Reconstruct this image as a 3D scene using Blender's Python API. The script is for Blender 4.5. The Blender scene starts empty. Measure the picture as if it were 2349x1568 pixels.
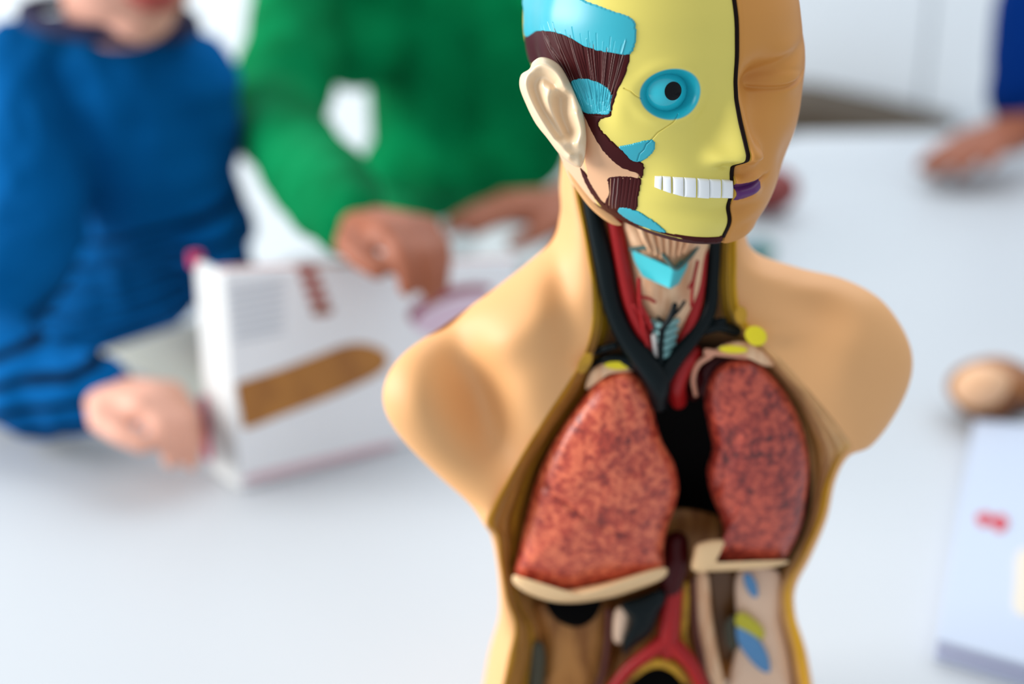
import bpy, bmesh, math
import numpy as np
from mathutils import Vector, Matrix

sc = bpy.context.scene
COL = sc.collection
# ------------------------------------------------------------------ camera, world, light, exposure
W, H = 2349.0, 1568.0
LENS = 50.0
FPX = W * LENS / 36.0
PITCH = math.radians(21.4)
CAMZ = 0.53                                    # above the table top (z = 0)
CAMP = np.array([0.0, 0.0, CAMZ])
cam = bpy.data.cameras.new('camera')
cam.lens = LENS; cam.sensor_width = 36.0; cam.clip_start = 0.02
camo = bpy.data.objects.new('camera', cam); COL.objects.link(camo)
camo.location = (0, 0, CAMZ)
camo.rotation_euler = (math.pi / 2 - PITCH, 0, 0)
cam.dof.use_dof = True
cam.dof.focus_distance = 0.607
cam.dof.aperture_fstop = 2.9
sc.camera = camo

world = bpy.data.worlds.new('world'); sc.world = world
world.use_nodes = True
bg = world.node_tree.nodes['Background']
bg.inputs[0].default_value = (0.86, 0.93, 1.0, 1)
bg.inputs[1].default_value = 0.64

def area_light(name, loc, target, sx, sy, power, color):
    l = bpy.data.lights.new(name, 'AREA'); l.shape = 'RECTANGLE'; l.size = sx; l.size_y = sy
    l.energy = power; l.color = color
    o = bpy.data.objects.new(name, l); COL.objects.link(o)
    o.location = loc
    d = Vector(target) - Vector(loc)
    o.rotation_euler = d.to_track_quat('-Z', 'Y').to_euler()
    return o
area_light('window_daylight', (-3.2, 0.70, 1.05), (0.05, 0.80, 0.25), 2.2, 1.7, 158, (1.0, 0.985, 0.96))
area_light('ceiling_light', (0.6, 2.0, 2.0), (0.55, 1.9, 0), 2.8, 2.4, 38, (0.93, 0.97, 1.0))

vs = sc.view_settings
vs.view_transform = 'Standard'; vs.look = 'None'; vs.gamma = 1.0; vs.use_curve_mapping = False
vs.exposure = 0.1

# ------------------------------------------------------------------ helpers: rays, colours, materials
CP, SP = math.cos(PITCH), math.sin(PITCH)
def ray(px, py):
    a = (np.asarray(px, float) - W / 2) / FPX
    b = (H / 2 - np.asarray(py, float)) / FPX
    return np.stack([a, CP + b * SP, -SP + b * CP], -1)
def P(px, py, Y):
    """point at distance Y in front of the camera seen in direction (px, py)"""
    d = ray(px, py)
    t = np.asarray(Y, float) / d[..., 1]
    return CAMP + d * t[..., None]
def T(px, py, z=0.0):
    d = ray(px, py)
    t = (z - CAMZ) / d[..., 2]
    return CAMP + d * np.asarray(t)[..., None]
def project(p):
    q = np.asarray(p) - CAMP
    depth = q[..., 1] * CP - q[..., 2] * SP
    up = q[..., 1] * SP + q[..., 2] * CP
    return W / 2 + FPX * q[..., 0] / depth, H / 2 - FPX * up / depth

def lin(c):
    c = np.asarray(c, float) / 255.0
    return np.where(c <= 0.04045, c / 12.92, ((c + 0.055) / 1.055) ** 2.4)
def L4(c):
    return tuple(lin(c)) + (1.0,)

MATS = {}
def mat(name, c, rough=0.4, spec=0.5, c2=None, scale=60.0, detail=4.0, lo=0.4, hi=0.6, bump=0.0, bscale=None,
        stretch=None, vcol=False, coat=0.0, sheen=0.0, sss=0.0):
    if name in MATS: return MATS[name]
    m = bpy.data.materials.new(name); m.use_nodes = True
    nt = m.node_tree; N = nt.nodes; Lk = nt.links
    b = N['Principled BSDF']
    b.inputs['Roughness'].default_value = rough
    b.inputs['Specular IOR Level'].default_value = spec
    b.inputs['Coat Weight'].default_value = coat
    b.inputs['Sheen Weight'].default_value = sheen
    b.inputs['Base Color'].default_value = L4(c)
    src = None
    if vcol:
        a = N.new('ShaderNodeAttribute'); a.attribute_name = 'Col'; src = a.outputs['Color']
    tc = N.new('ShaderNodeTexCoord'); mp = N.new('ShaderNodeMapping')
    Lk.new(tc.outputs['Object'], mp.inputs[0])
    if stretch: mp.inputs['Scale'].default_value = stretch
    if c2 is not None:
        no = N.new('ShaderNodeTexNoise'); no.inputs['Scale'].default_value = scale; no.inputs['Detail'].default_value = detail
        no.inputs['Roughness'].default_value = 0.6
        Lk.new(mp.outputs[0], no.inputs['Vector'])
        cr = N.new('ShaderNodeValToRGB')
        cr.color_ramp.elements[0].position = lo; cr.color_ramp.elements[1].position = hi
        if vcol:
            cr.color_ramp.elements[0].color = (0.84, 0.84, 0.84, 1); cr.color_ramp.elements[1].color = (1.15, 1.15, 1.15, 1)
            mx = N.new('ShaderNodeMix'); mx.data_type = 'RGBA'; mx.blend_type = 'MULTIPLY'; mx.inputs[0].default_value = 1.0
            Lk.new(no.outputs[0], cr.inputs[0]); Lk.new(src, mx.inputs[6]); Lk.new(cr.outputs[0], mx.inputs[7])
            src = mx.outputs[2]
        else:
            cr.color_ramp.elements[0].color = L4(c); cr.color_ramp.elements[1].color = L4(c2)
            Lk.new(no.outputs[0], cr.inputs[0]); src = cr.outputs[0]
    if src is not None: Lk.new(src, b.inputs['Base Color'])
    if bump:
        n2 = N.new('ShaderNodeTexNoise'); n2.inputs['Scale'].default_value = bscale or scale; n2.inputs['Detail'].default_value = 3
        Lk.new(mp.outputs[0], n2.inputs['Vector'])
        bp = N.new('ShaderNodeBump'); bp.inputs['Strength'].default_value = bump; bp.inputs['Distance'].default_value = 0.002
        Lk.new(n2.outputs[0], bp.inputs['Height']); Lk.new(bp.outputs[0], b.inputs['Normal'])
    MATS[name] = m
    return m

# ------------------------------------------------------------------ helpers: objects
ORIGIN = {}
def tag(o, label, cat, group=None):
    o['label'] = label; o['category'] = cat
    if group: o['group'] = group
    return o
def empty(name, loc, label, cat, group=None):
    o = bpy.data.objects.new(name, None); COL.objects.link(o)
    o.location = tuple(loc); o.empty_display_size = 0.05
    ORIGIN[o.name] = np.array(loc, float)
    return tag(o, label, cat, group)
def new_obj(name, verts, faces, material, parent=None, loc=None, cols=None, smooth=True):
    """verts in world metres; faces = (n,4) / (n,3) array or list of lists"""
    verts = np.asarray(verts, float).reshape(-1, 3)
    if parent is not None: org = ORIGIN[parent.name]
    else: org = np.array(loc if loc is not None else (0, 0, 0), float)
    me = bpy.data.meshes.new(name)
    if isinstance(faces, np.ndarray):
        n, k = faces.shape
        me.vertices.add(len(verts)); me.vertices.foreach_set('co', (verts - org).ravel())
        me.loops.add(n * k); me.loops.foreach_set('vertex_index', faces.astype(np.int32).ravel())
        me.polygons.add(n); me.polygons.foreach_set('loop_start', np.arange(0, n * k, k, dtype=np.int32))
        me.update(calc_edges=True)
    else:
        me.from_pydata([tuple(v) for v in (verts - org)], [], [list(map(int, f)) for f in faces]); me.update()
    if cols is not None:
        a = me.color_attributes.new('Col', 'FLOAT_COLOR', 'POINT')
        c = np.ones((len(verts), 4)); c[:, :3] = np.asarray(cols).reshape(-1, 3)
        a.data.foreach_set('color', c.ravel())
    me.polygons.foreach_set('use_smooth', np.full(len(me.polygons), smooth))
    me.materials.append(material)
    o = bpy.data.objects.new(name, me); COL.objects.link(o)
    if parent is not None: o.parent = parent
    else: o.location = tuple(org)
    ORIGIN[o.name] = org
    return o
def fix_normals(o):
    bm = bmesh.new(); bm.from_mesh(o.data)
    bmesh.ops.recalc_face_normals(bm, faces=bm.faces)
    bm.to_mesh(o.data); bm.free(); return o
def grid_faces(R, C, wrap=False, base=0):
    i = np.arange(R - 1)[:, None]; j = np.arange(C if wrap else C - 1)[None, :]
    a = i * C + j; b = i * C + (j + 1) % C
    return (np.stack([a, b, b + C, a + C], -1).reshape(-1, 4) + base)
def catmull(pts, n, closed=False):
    p = np.asarray(pts, float); m = len(p)
    if closed: q = np.vstack([p[-1], p, p[0], p[1]]); segs = m
    else: q = np.vstack([2 * p[0] - p[1], p, 2 * p[-1] - p[-2]]); segs = m - 1
    t = np.linspace(0, segs, n, endpoint=not closed)
    i = np.minimum(t.astype(int), segs - 1); f = (t - i)[:, None]
    p0, p1, p2, p3 = q[i], q[i + 1], q[i + 2], q[i + 3]
    return 0.5 * (2 * p1 + (p2 - p0) * f + (2 * p0 - 5 * p1 + 4 * p2 - p3) * f ** 2 + (3 * p1 - p0 - 3 * p2 + p3) * f ** 3)
def tube_mesh(pts, rad, ring=14, n=40, flat=1.0):
    pts = np.asarray(pts, float)
    rad = np.full(len(pts), rad) if np.isscalar(rad) else np.asarray(rad, float)
    q = catmull(np.column_stack([pts, rad]), n)
    c, r = q[:, :3], q[:, 3]
    tan = np.gradient(c, axis=0); tan /= np.linalg.norm(tan, axis=1)[:, None] + 1e-12
    nrm = np.cross(tan[0], [0.3, -1, 0.2]); nrm /= np.linalg.norm(nrm)
    cs, rs, ns = [], [], []
    for k in range(n):
        nrm = nrm - tan[k] * np.dot(nrm, tan[k]); nrm /= np.linalg.norm(nrm) + 1e-12
        ns.append(nrm.copy())
    ns = np.array(ns); bs = np.cross(tan, ns)
    ce, re, ne, be = [], [], [], []
    for a in (1.0, 0.95, 0.8, 0.5, 0.25):                                # round caps
        ce.append(c[0] - tan[0] * r[0] * a); re.append(r[0] * math.sqrt(max(1 - a * a, 1e-8))); ne.append(ns[0]); be.append(bs[0])
    for k in range(n): ce.append(c[k]); re.append(r[k]); ne.append(ns[k]); be.append(bs[k])
    for a in (0.25, 0.5, 0.8, 0.95, 1.0):
        ce.append(c[-1] + tan[-1] * r[-1] * a); re.append(r[-1] * math.sqrt(max(1 - a * a, 1e-8))); ne.append(ns[-1]); be.append(bs[-1])
    ce, re, ne, be = map(np.array, (ce, re, ne, be))
    th = np.linspace(0, 2 * np.pi, ring, endpoint=False)
    v = ce[:, None] + re[:, None, None] * (np.cos(th)[None, :, None] * ne[:, None] + flat * np.sin(th)[None, :, None] * be[:, None])
    return v.reshape(-1, 3), grid_faces(len(ce), ring, True)
def tube(name, pts, rad, material, parent=None, **k):
    loc = k.pop('loc', None)
    v, f = tube_mesh(pts, rad, **k)
    return new_obj(name, v, f, material, parent, loc)
def vessel(name, pxs, Y, rpx, material, parent, n=40, flat=1.0):
    """tube along directions pxs [(px,py)] at distance(s) Y with radius in photo pixels"""
    pxs = np.asarray(pxs, float); Y = np.broadcast_to(np.asarray(Y, float), (len(pxs),))
    p = P(pxs[:, 0], pxs[:, 1], Y)
    dep = p[:, 1] * CP - (p[:, 2] - CAMZ) * SP
    r = np.broadcast_to(np.asarray(rpx, float), (len(pxs),)) * dep / FPX
    return tube(name, p, r, material, parent, n=n, flat=flat)
def fbm(p, seed=0, octs=3):
    rng = np.random.RandomState(seed); out = 0; amp = 1.0; k = 1.0
    for _ in range(octs):
        for _ in range(5):
            d = rng.normal(size=3); d /= np.linalg.norm(d)
            out = out + amp * np.sin((p @ d) * k * rng.uniform(.7, 1.4) + rng.uniform(0, 6.28)) / 5
        amp *= 0.55; k *= 2.1
    return out
def inflate(name, outline, Y, front, back, material, parent=None, n=160, rings=40, power=2.0, center=None, noise=0.0, nfreq=300,
            groove=None, loc=None, cols=None, yfun=None):
    """pillow solid from an outline in view directions at distance Y: bulges front metres to the viewer, back metres away"""
    q = catmull(outline, n, True)
    Yv = np.full(n, Y) if yfun is None else yfun(q[:, 0], q[:, 1])
    B = P(q[:, 0], q[:, 1], Yv)
    if center is None: c = B.mean(0)
    else: c = P(center[0], center[1], Y if yfun is None else float(yfun(np.array(center[0]), np.array(center[1]))))
    d = CAMP - c; d /= np.linalg.norm(d)
    s = np.linspace(0, 1, rings)
    rho_f = np.sin(s * np.pi / 2)                                   # 0..1
    def sheet(rho, h):
        prof = (1 - rho ** power) ** (1 / power if power > 1 else 1)
        v = c + (B[None] - c) * rho[:, None, None] + d * (h * prof)[:, None, None]
        return v
    vf = sheet(rho_f, front); vb = sheet(rho_f[::-1][1:], -back)
    v = np.concatenate([vf, vb], 0).reshape(-1, 3)
    if noise:
        v = v + d * (noise * fbm(v * nfreq, 3))[:, None]
    if groove is not None:
        gx, gy = project(v)
        for (pl, wd, dp) in groove:
            ds = seg_dist(np.stack([gx, gy], -1), np.asarray(pl, float))
            v = v - d * (dp * np.exp(-(ds / wd) ** 2))[:, None]
    f = grid_faces(2 * rings - 1, n, True)
    o = new_obj(name, v, f, material, parent, loc)
    return o
def seg_dist(p, poly, closed=False):
    """min distance of points (n,2) to polyline"""
    q = poly if not closed else np.vstack([poly, poly[:1]])
    best = np.full(len(p), 1e9)
    for a, b in zip(q[:-1], q[1:]):
        ab = b - a; L = ab @ ab + 1e-12
        t = np.clip(((p - a) @ ab) / L, 0, 1)
        e = p - a - t[:, None] * ab
        best = np.minimum(best, np.einsum('ij,ij->i', e, e))
    return np.sqrt(best)
def inside(p, poly):
    x, y = p[:, 0], p[:, 1]; r = np.zeros(len(p), bool)
    q = np.vstack([poly, poly[:1]])
    for (x0, y0), (x1, y1) in zip(q[:-1], q[1:]):
        if y0 == y1: continue
        c = ((y0 > y) != (y1 > y)) & (x < (x1 - x0) * (y - y0) / (y1 - y0) + x0)
        r ^= c
    return r
def smooth_interp(x, xs, ys, w=0.35):
    g = np.linspace(min(xs) - 2, max(xs) + 2, 1600)
    v = np.interp(g, xs, ys)
    step = g[1] - g[0]; k = int(3 * w / step) + 1
    ker = np.exp(-0.5 * (np.arange(-k, k + 1) * step / w) ** 2); ker /= ker.sum()
    v = np.convolve(np.pad(v, k, 'edge'), ker, 'valid')
    return np.interp(x, g, v)
def smoothstep(a, b, x):
    t = np.clip((x - a) / (b - a), 0, 1); return t * t * (3 - 2 * t)

def rounded_slab(name, corners, thick, bev, material, parent=None, loc=None):
    """flat slab: corners (n,3) of its top face, thickness downwards along its own normal"""
    c = np.asarray(corners, float)
    nrm = np.cross(c[1] - c[0], c[2] - c[0]); nrm /= np.linalg.norm(nrm)
    if nrm[2] < 0 or (abs(nrm[2]) < 0.2 and nrm[1] > 0): nrm = -nrm
    n = len(c)
    v = np.vstack([c, c - nrm * thick])
    f = [list(range(n)), list(range(2 * n - 1, n - 1, -1))] + [[i, i + n, (i + 1) % n + n, (i + 1) % n] for i in range(n)]
    o = new_obj(name, v, f, material, parent, loc, smooth=False)
    bm = bmesh.new(); bm.from_mesh(o.data)
    bmesh.ops.recalc_face_normals(bm, faces=bm.faces)
    if bev: bmesh.ops.bevel(bm, geom=bm.edges[:], offset=bev, segments=3, affect='EDGES', profile=0.5)
    bm.to_mesh(o.data); bm.free()
    return o
def box(name, lo, hi, bev, material, parent=None, loc=None, rot=0.0):
    x0, y0, z0 = lo; x1, y1, z1 = hi
    cx, cy = (x0 + x1) / 2, (y0 + y1) / 2; ca, sa = math.cos(rot), math.sin(rot)
    c = [(cx + (x - cx) * ca - (y - cy) * sa, cy + (x - cx) * sa + (y - cy) * ca, z1) for x, y in ((x0, y0), (x1, y0), (x1, y1), (x0, y1))]
    return rounded_slab(name, c, z1 - z0, bev, material, parent, loc)

# ------------------------------------------------------------------ setting: floor, back wall
FLOOR = -0.72
def structure(o):
    o['kind'] = 'structure'; return o
m_wall = mat('wall_paint', (226, 231, 234), 0.8, 0.2)
m_floor = mat('pale_floor', (198, 205, 210), 0.5, 0.3, c2=(208, 214, 218), scale=2.0)
structure(box('floor', (-6, -2, FLOOR - 0.1), (6, 3.6, FLOOR), 0, m_floor))
structure(box('wall_back', (-6, 3.5, FLOOR - 0.1), (6, 3.6, 2.4), 0, m_wall))
structure(box('baseboard_back', (-6, 3.485, FLOOR), (6, 3.5, FLOOR + 0.09), 0.003, mat('baseboard_paint', (214, 219, 224), 0.5)))

# white cupboard doors along the back wall, seen right of the face
m_cup = mat('white_laminate', (222, 229, 235), 0.45, 0.4)
cupb = empty('cupboard', (1.35, 3.3, FLOOR), 'tall white cupboard with narrow doors along the back wall', 'cupboard')
box('carcass', (0.45, 3.12, FLOOR), (2.25, 3.48, 1.5), 0.004, m_cup, cupb)
for k in range(4):
    x0 = 0.46 + k * 0.447
    d = box('door', (x0, 3.098, FLOOR + 0.08), (x0 + 0.437, 3.118, 1.48), 0.004, m_cup, cupb)
    hx = x0 + (0.40 if k % 2 == 0 else 0.03)
    tube('handle', [(hx, 3.085, 0.30), (hx, 3.08, 0.36), (hx, 3.085, 0.42)], 0.005, mat('brushed_steel', (190, 192, 194), 0.3), d, n=8)

# ------------------------------------------------------------------ table
m_table = mat('white_table_top', (196, 201, 206), 0.42, 0.35)
TOP = [(-0.62, -0.45), (1.1, -0.45), (0.95, 1.95), (0.86, 2.31), (0.47, 2.285), (-0.27, 1.63), (-0.37, 1.32), (-0.42, 1.20), (-0.62, 1.02)]
tab = empty('table', (0.3, 0.9, FLOOR), 'large white table under the torso model and the books', 'table')
rounded_slab('table_top', [(x, y, 0.0) for x, y in TOP], 0.028, 0.004, m_table, tab)
for x, y in ((-0.42, -0.3), (0.98, -0.3), (0.85, 1.9), (-0.2, 1.5), (0.72, 2.2)):
    tube('leg', [(x, y, -0.03), (x, y, -0.4), (x, y, FLOOR + 0.027)], 0.025, mat('table_leg_metal', (150, 154, 158), 0.35), tab, n=8)
# ------------------------------------------------------------------ the anatomical torso model
MODEL = empty('anatomical_torso_model', (0.075, 0.70, 0.0),
              'plastic anatomical torso with half skull face and open chest standing on white table', 'anatomical model')
SKINC = (232, 172, 112)
m_skin = mat('model_skin_plastic', SKINC, 0.55, 0.55)
m_vcol = mat('painted_plastic', (200, 180, 100), 0.32, 0.38, vcol=True)
m_maroon = mat('maroon_muscle_paint', (62, 12, 14), 0.4, 0.14, vcol=True)
m_cyan = mat('cyan_tendon_paint', (44, 168, 186), 0.34, 0.5)

# head frame (centimetres): u to the model's own left, w forward, z up from the chin
YAW = math.radians(27.0)
FW = np.array([math.sin(YAW), -math.cos(YAW), 0.0]); LF = np.array([math.cos(YAW), math.sin(YAW), 0.0]); UP = np.array([0, 0, 1.0])
eye_pt = P(1686, 215, 0.600)
HEAD0 = eye_pt - FW * 0.0655 - UP * 0.064
def head_world(x, w, z):
    return HEAD0 + 0.01 * (x[..., None] * LF + w[..., None] * FW + z[..., None] * UP)
ZK = [0, 0.5, 1.0, 2.1, 3.4, 5.3, 6.5, 8.0, 9.5, 11.0, 12.0, 12.8, 13.4]
AK = [3.3, 3.8, 4.3, 5.0, 5.6, 6.0, 6.1, 6.15, 6.1, 5.6, 4.7, 3.3, 0.6]
FK = [6.15, 6.4, 6.45, 6.5, 6.5, 6.45, 6.5, 6.55, 6.4, 5.85, 5.0, 3.6, 0.7]
BK = [4.2, 4.2, 4.3, 4.5, 5.0, 6.0, 6.7, 7.1, 7.0, 6.3, 5.3, 3.7, 0.8]
def gau(x, s): return np.exp(-0.5 * (x / s) ** 2)
def head_r(phi, z, skin):
    """radius in cm at azimuth phi (0 = front, + = model's left) and height z"""
    a = smooth_interp(z, ZK, AK); bf = smooth_interp(z, ZK, FK); bb = smooth_interp(z, ZK, BK)
    s, c = np.abs(np.sin(phi)), np.cos(phi)
    b = np.where(c > 0, bf, bb)
    a = a + 0.55 * smoothstep(0.0, 0.5, phi) * (1 - smoothstep(6.5, 9.5, z)) * smoothstep(-0.3, 0.3, c)
    a = a - smooth_interp(z, [0, 3, 4.5, 6, 7.5, 20], [1.8, 1.75, 1.45, 1.0, 0.65, 0.6]) * smoothstep(0.25, -0.35, c)
    p = 2.15
    r = ((s / a) ** p + (np.abs(c) / b) ** p) ** (-1 / p)
    u = r * np.sin(phi)
    au = np.abs(u); front = smoothstep(-0.1, 0.35, c)
    f = np.zeros_like(r)
    # nose
    hz = smooth_interp(z, [3.0, 3.3, 3.5, 3.72, 4.0, 4.5, 5.3, 6.2, 6.9, 7.4], [0, 0.1, 0.66, 1.2, 1.28, 1.05, 0.62, 0.2, 0.04, 0], 0.07)
    sg = smooth_interp(z, [3.3, 3.8, 4.5, 5.5, 6.5, 7.2], [0.85, 0.8, 0.62, 0.5, 0.5, 0.6], 0.2)
    f += hz * np.exp(-(au / sg) ** 2.2)
    f += 0.30 * gau(au - 0.92, 0.3) * gau(z - 3.82, 0.3)
    f -= 0.22 * gau(au - 0.45, 0.2) * gau(z - 3.42, 0.12)
    # brow, cheek, hollow, mouth barrel, chin
    f += 0.10 * gau(z - 7.75, 0.45) * gau(au - 2.2, 1.2) * front
    f += 0.10 * gau(z - 4.6, 0.8) * gau(au - 4.0, 1.0) * front
    f -= 0.26 * gau(z - 3.0, 0.75) * gau(au - 3.7, 0.7) * front
    f += 0.22 * gau(z - 2.3, 0.8) * gau(u, 1.9) * front
    f += 0.25 * gau(z - 0.75, 0.5) * gau(u, 1.1) * front
    f -= 0.16 * gau(z - 1.42, 0.25) * gau(u, 1.3) * front
    f -= 0.10 * gau(z - 5.6, 0.8) * gau(au - 1.2, 0.45) * front
    if skin:
        f += 0.28 * gau(z - 3.85, 0.42) * gau(u - 0.6, 0.35)
        f -= 0.98 * gau(z - 6.8, 0.75) * gau(u - 1.5, 0.8) * front
        f -= 0.30 * gau(z - (7.05 + 0.3 * (u - 1.6)), 0.26) * gau(u - 2.5, 1.2) * front
        f += 0.22 * gau(z - 6.55, 0.45) * gau(u - 2.9, 0.9) * front       # closed lid over the eyeball
        lid = 6.33 + 0.07 * (u - 2.5) ** 2
        f -= 0.17 * gau(z - lid, 0.085) * smoothstep(1.0, 1.6, u) * (1 - smoothstep(4.3, 5.2, u)) * front
        f -= 0.05 * gau(z - (7.05 - 0.1 * (u - 2.7) ** 2), 0.1) * gau(u - 2.7, 1.0) * front
        f += 0.05 * gau(z - 7.75, 0.4) * gau(u - 2.2, 1.0) * front
        wl = 1 - smoothstep(0.9, 1.9, u)
        f += 0.20 * gau(z - 2.66, 0.17) * wl + 0.24 * gau(z - 2.08, 0.20) * wl
        f -= 0.22 * gau(z - (2.38 + 0.06 * np.clip(u, 0, 3) ** 2), 0.07) * (1 - smoothstep(1.3, 2.3, u))
        f -= 0.12 * gau(z - 3.1, 0.3) * gau(u, 0.22)
    else:
        e = np.hypot(u - EYE[0], (z - EYE[1]) / 0.95)
        f -= 0.78 * (1 - smoothstep(0.5, 1.16, e)) * front
        f += 0.08 * gau(e - 1.3, 0.2) * front
        f += 0.12 * gau(z - 6.4, 0.9) * gau(u + 4.5, 0.28) * front          # outer rim of the orbit
        f -= 0.20 * gau(z - 6.3, 1.1) * gau(u + 5.35, 0.45)                  # temple behind the rim
    return r + f
EYE = (-2.78, 6.53)
def zmin(phi):
    a = np.degrees(np.abs(phi))
    return smooth_interp(a, [0, 15, 30, 50, 70, 90, 105, 130, 180], [-0.32, -0.26, -0.05, 0.38, 1.0, 2.0, 2.9, 2.6, 2.4], 5.0)
def head_grid(phis, vv, skin, off=0.0, ztop=13.38):
    ph, v = np.meshgrid(phis, vv)
    z0 = zmin(ph); z = z0 + (ztop - z0) * v
    r = head_r(ph, z, skin) + off
    return ph, z, r
# direction -> place on the skull surface
_ph, _z, _r = head_grid(np.radians(np.linspace(-150, 25, 420)), np.linspace(0, 0.98, 340), False)
_w = head_world(_r * np.sin(_ph), _r * np.cos(_ph), _z)
_n = np.cross(np.gradient(_w, axis=1), np.gradient(_w, axis=0)); _face = ((CAMP - _w) * _n).sum(-1)
if np.median(_face[:, 300:]) < 0: _face = -_face
_x, _y = project(_w)
_ok = _face.ravel() > 0
_PX = np.stack([_x.ravel()[_ok], _y.ravel()[_ok]], -1); _PZ = np.stack([_ph.ravel()[_ok], _z.ravel()[_ok]], -1)
_PW = _w.reshape(-1, 3)[_ok]
def on_head(pts):
    out = []
    for q in np.asarray(pts, float):
        out.append(_PZ[np.argmin(((_PX - q) ** 2).sum(1))])
    return np.array(out)
def head_Y(px, py):
    return _PW[np.argmin(((_PX - np.array([px, py])) ** 2).sum(1))][1]
SC = np.array([5.6, 1.0])                              # azimuth -> about a centimetre

SKULL_PH = np.radians(np.concatenate([np.linspace(-180, -132, 30)[:-1], np.linspace(-132, -0.4, 760)]))
SKULL_V = np.concatenate([np.linspace(0, 0.80, 640), np.linspace(0.80, 1, 60)[1:]])
PH, Z, R = head_grid(SKULL_PH, SKULL_V, False)
# fine suture cracks carved into the bone
CRACKS = [[(1556, 262), (1545, 280), (1528, 292), (1508, 304), (1492, 322), (1482, 330), (1478, 343), (1466, 352), (1461, 368)],
          [(1432, 203), (1448, 209), (1458, 220), (1470, 226)]]
Q = np.stack([PH.ravel(), Z.ravel()], -1) * SC
carve = np.zeros(len(Q))
for cr in CRACKS:
    pl = on_head(cr) * SC
    bb = (Q[:, 0] > pl[:, 0].min() - .3) & (Q[:, 0] < pl[:, 0].max() + .3) & (Q[:, 1] > pl[:, 1].min() - .3) & (Q[:, 1] < pl[:, 1].max() + .3)
    d = seg_dist(Q[bb], pl)
    carve[bb] -= 0.055 * np.exp(-(d / 0.022) ** 2)
R = R + carve.reshape(R.shape)
BONE = lin((228, 211, 104)); TEAL = lin((28, 168, 186)); FAT = lin((190, 140, 30))
cols = np.tile(BONE, (R.size, 1))
uu = (R * np.sin(PH)).ravel(); zz = Z.ravel(); cc = np.cos(PH).ravel()
ee = np.hypot(uu - EYE[0], (zz - EYE[1]) / 0.95)
k = ((1 - smoothstep(1.10, 1.20, ee)) * (cc > 0.2))[:, None]
cols = cols * (1 - k) + TEAL * k
k = smoothstep(-60, -64, np.degrees(PH).ravel()) * (1 - smoothstep(4.0, 4.3, zz))
cols = cols * (1 - k[:, None]) + lin((236, 192, 154)) * k[:, None]
MAR = lin((62, 12, 14))
k = ((zz - zmin(PH).ravel() < 0.17) & (PH.ravel() > math.radians(-80)))
cols[k] = MAR
V = head_world(R * np.sin(PH), R * np.cos(PH), Z)
# closing rows under the jaw
under = []
for s, dz in ((0.97, 0.02), (0.90, 0.10), (0.78, 0.25)):
    under.append(head_world(R[0] * s * np.sin(PH[0]), R[0] * s * np.cos(PH[0]), Z[0] + dz))
tip = head_world(R[-1:] * 0.01 * np.sin(PH[-1:]), R[-1:] * 0.01 * np.cos(PH[-1:]), Z[-1:] + 0.03)
Vall = np.concatenate([np.array(under[::-1]), V, tip], 0)
call = np.concatenate([np.tile(MAR, (3 * R.shape[1], 1)), cols, np.tile(BONE, (R.shape[1], 1))], 0)
skull = new_obj('skull_half', Vall.reshape(-1, 3), grid_faces(Vall.shape[0], Vall.shape[1]), m_vcol, MODEL, cols=call)
skull['label'] = 'yellow bone half of the face with painted muscles'

def skull_patch(name, px, height, material, parent=skull, base=(62, 12, 14), n=140, fibre=None, soft=0.05, label=None):
    """raised painted piece lying on the skull inside an outline"""
    pl = on_head(catmull(px, n, True)) * SC
    lo, hi = pl.min(0) - 0.12, pl.max(0) + 0.12
    j = np.where((SKULL_PH * SC[0] > lo[0]) & (SKULL_PH * SC[0] < hi[0]))[0]; j0, j1 = j[0], j[-1] + 1
    zi = np.where(((Z[:, j0:j1] > lo[1]) & (Z[:, j0:j1] < hi[1])).any(1))[0]; i0, i1 = zi[0], zi[-1] + 1
    ph, z, r = PH[i0:i1, j0:j1], Z[i0:i1, j0:j1], R[i0:i1, j0:j1]
    q = np.stack([ph.ravel(), z.ravel()], -1) * SC
    d = seg_dist(q, pl, True); sd = np.where(inside(q, pl), d, -d)
    h = np.where(sd < 0, np.maximum(sd, -0.05), height * np.clip(sd / soft, 0, 1) ** 0.6)
    pale = np.zeros(len(q))
    if fibre is not None:
        dh, pale = fibre(q, sd)
        h = h + dh
    rr = r + h.reshape(r.shape)
    v = head_world(rr * np.sin(ph), rr * np.cos(ph), z).reshape(-1, 3)
    f = grid_faces(*r.shape)
    keep = (sd[f] > -0.045).all(1)
    f = f[keep]; used = np.unique(f); mp = np.full(len(v), -1); mp[used] = np.arange(len(used))
    o = new_obj(name, v[used], mp[f], material, parent, cols=lin(base)[None] * (1 - pale[used, None]) + lin((206, 176, 168))[None] * pale[used, None])
    if label: o['label'] = label
    return o
_rng = np.random.RandomState(4)
def make_fibre(px_lines, depth=0.032, width=0.014):
    ls = [on_head([a, ((a[0] + b[0]) / 2, (a[1] + b[1]) / 2), b]) * SC for a, b in px_lines]
    sg = _rng.choice([-1, -1, 1, 1], size=len(ls)) * _rng.uniform(.5, 1.1, len(ls))
    def f(q, sd):
        h = np.zeros(len(q)); pl_ = np.zeros(len(q))
        for l, s in zip(ls, sg):
            bb = (q[:, 0] > l[:, 0].min() - .1) & (q[:, 0] < l[:, 0].max() + .1) & (q[:, 1] > l[:, 1].min() - .1) & (q[:, 1] < l[:, 1].max() + .1)
            if bb.any():
                g = np.exp(-(seg_dist(q[bb], l) / width) ** 2); h[bb] += s * depth * g
                if s > 0: pl_[bb] = np.maximum(pl_[bb], np.clip(np.exp(-(seg_dist(q[bb], l) / (width * .55)) ** 2) * 0.55 * s, 0, 1))
        w = np.clip(sd / 0.06, 0, 1)
        return h * w, pl_ * (sd > 0)
    return f
fan = []
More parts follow.
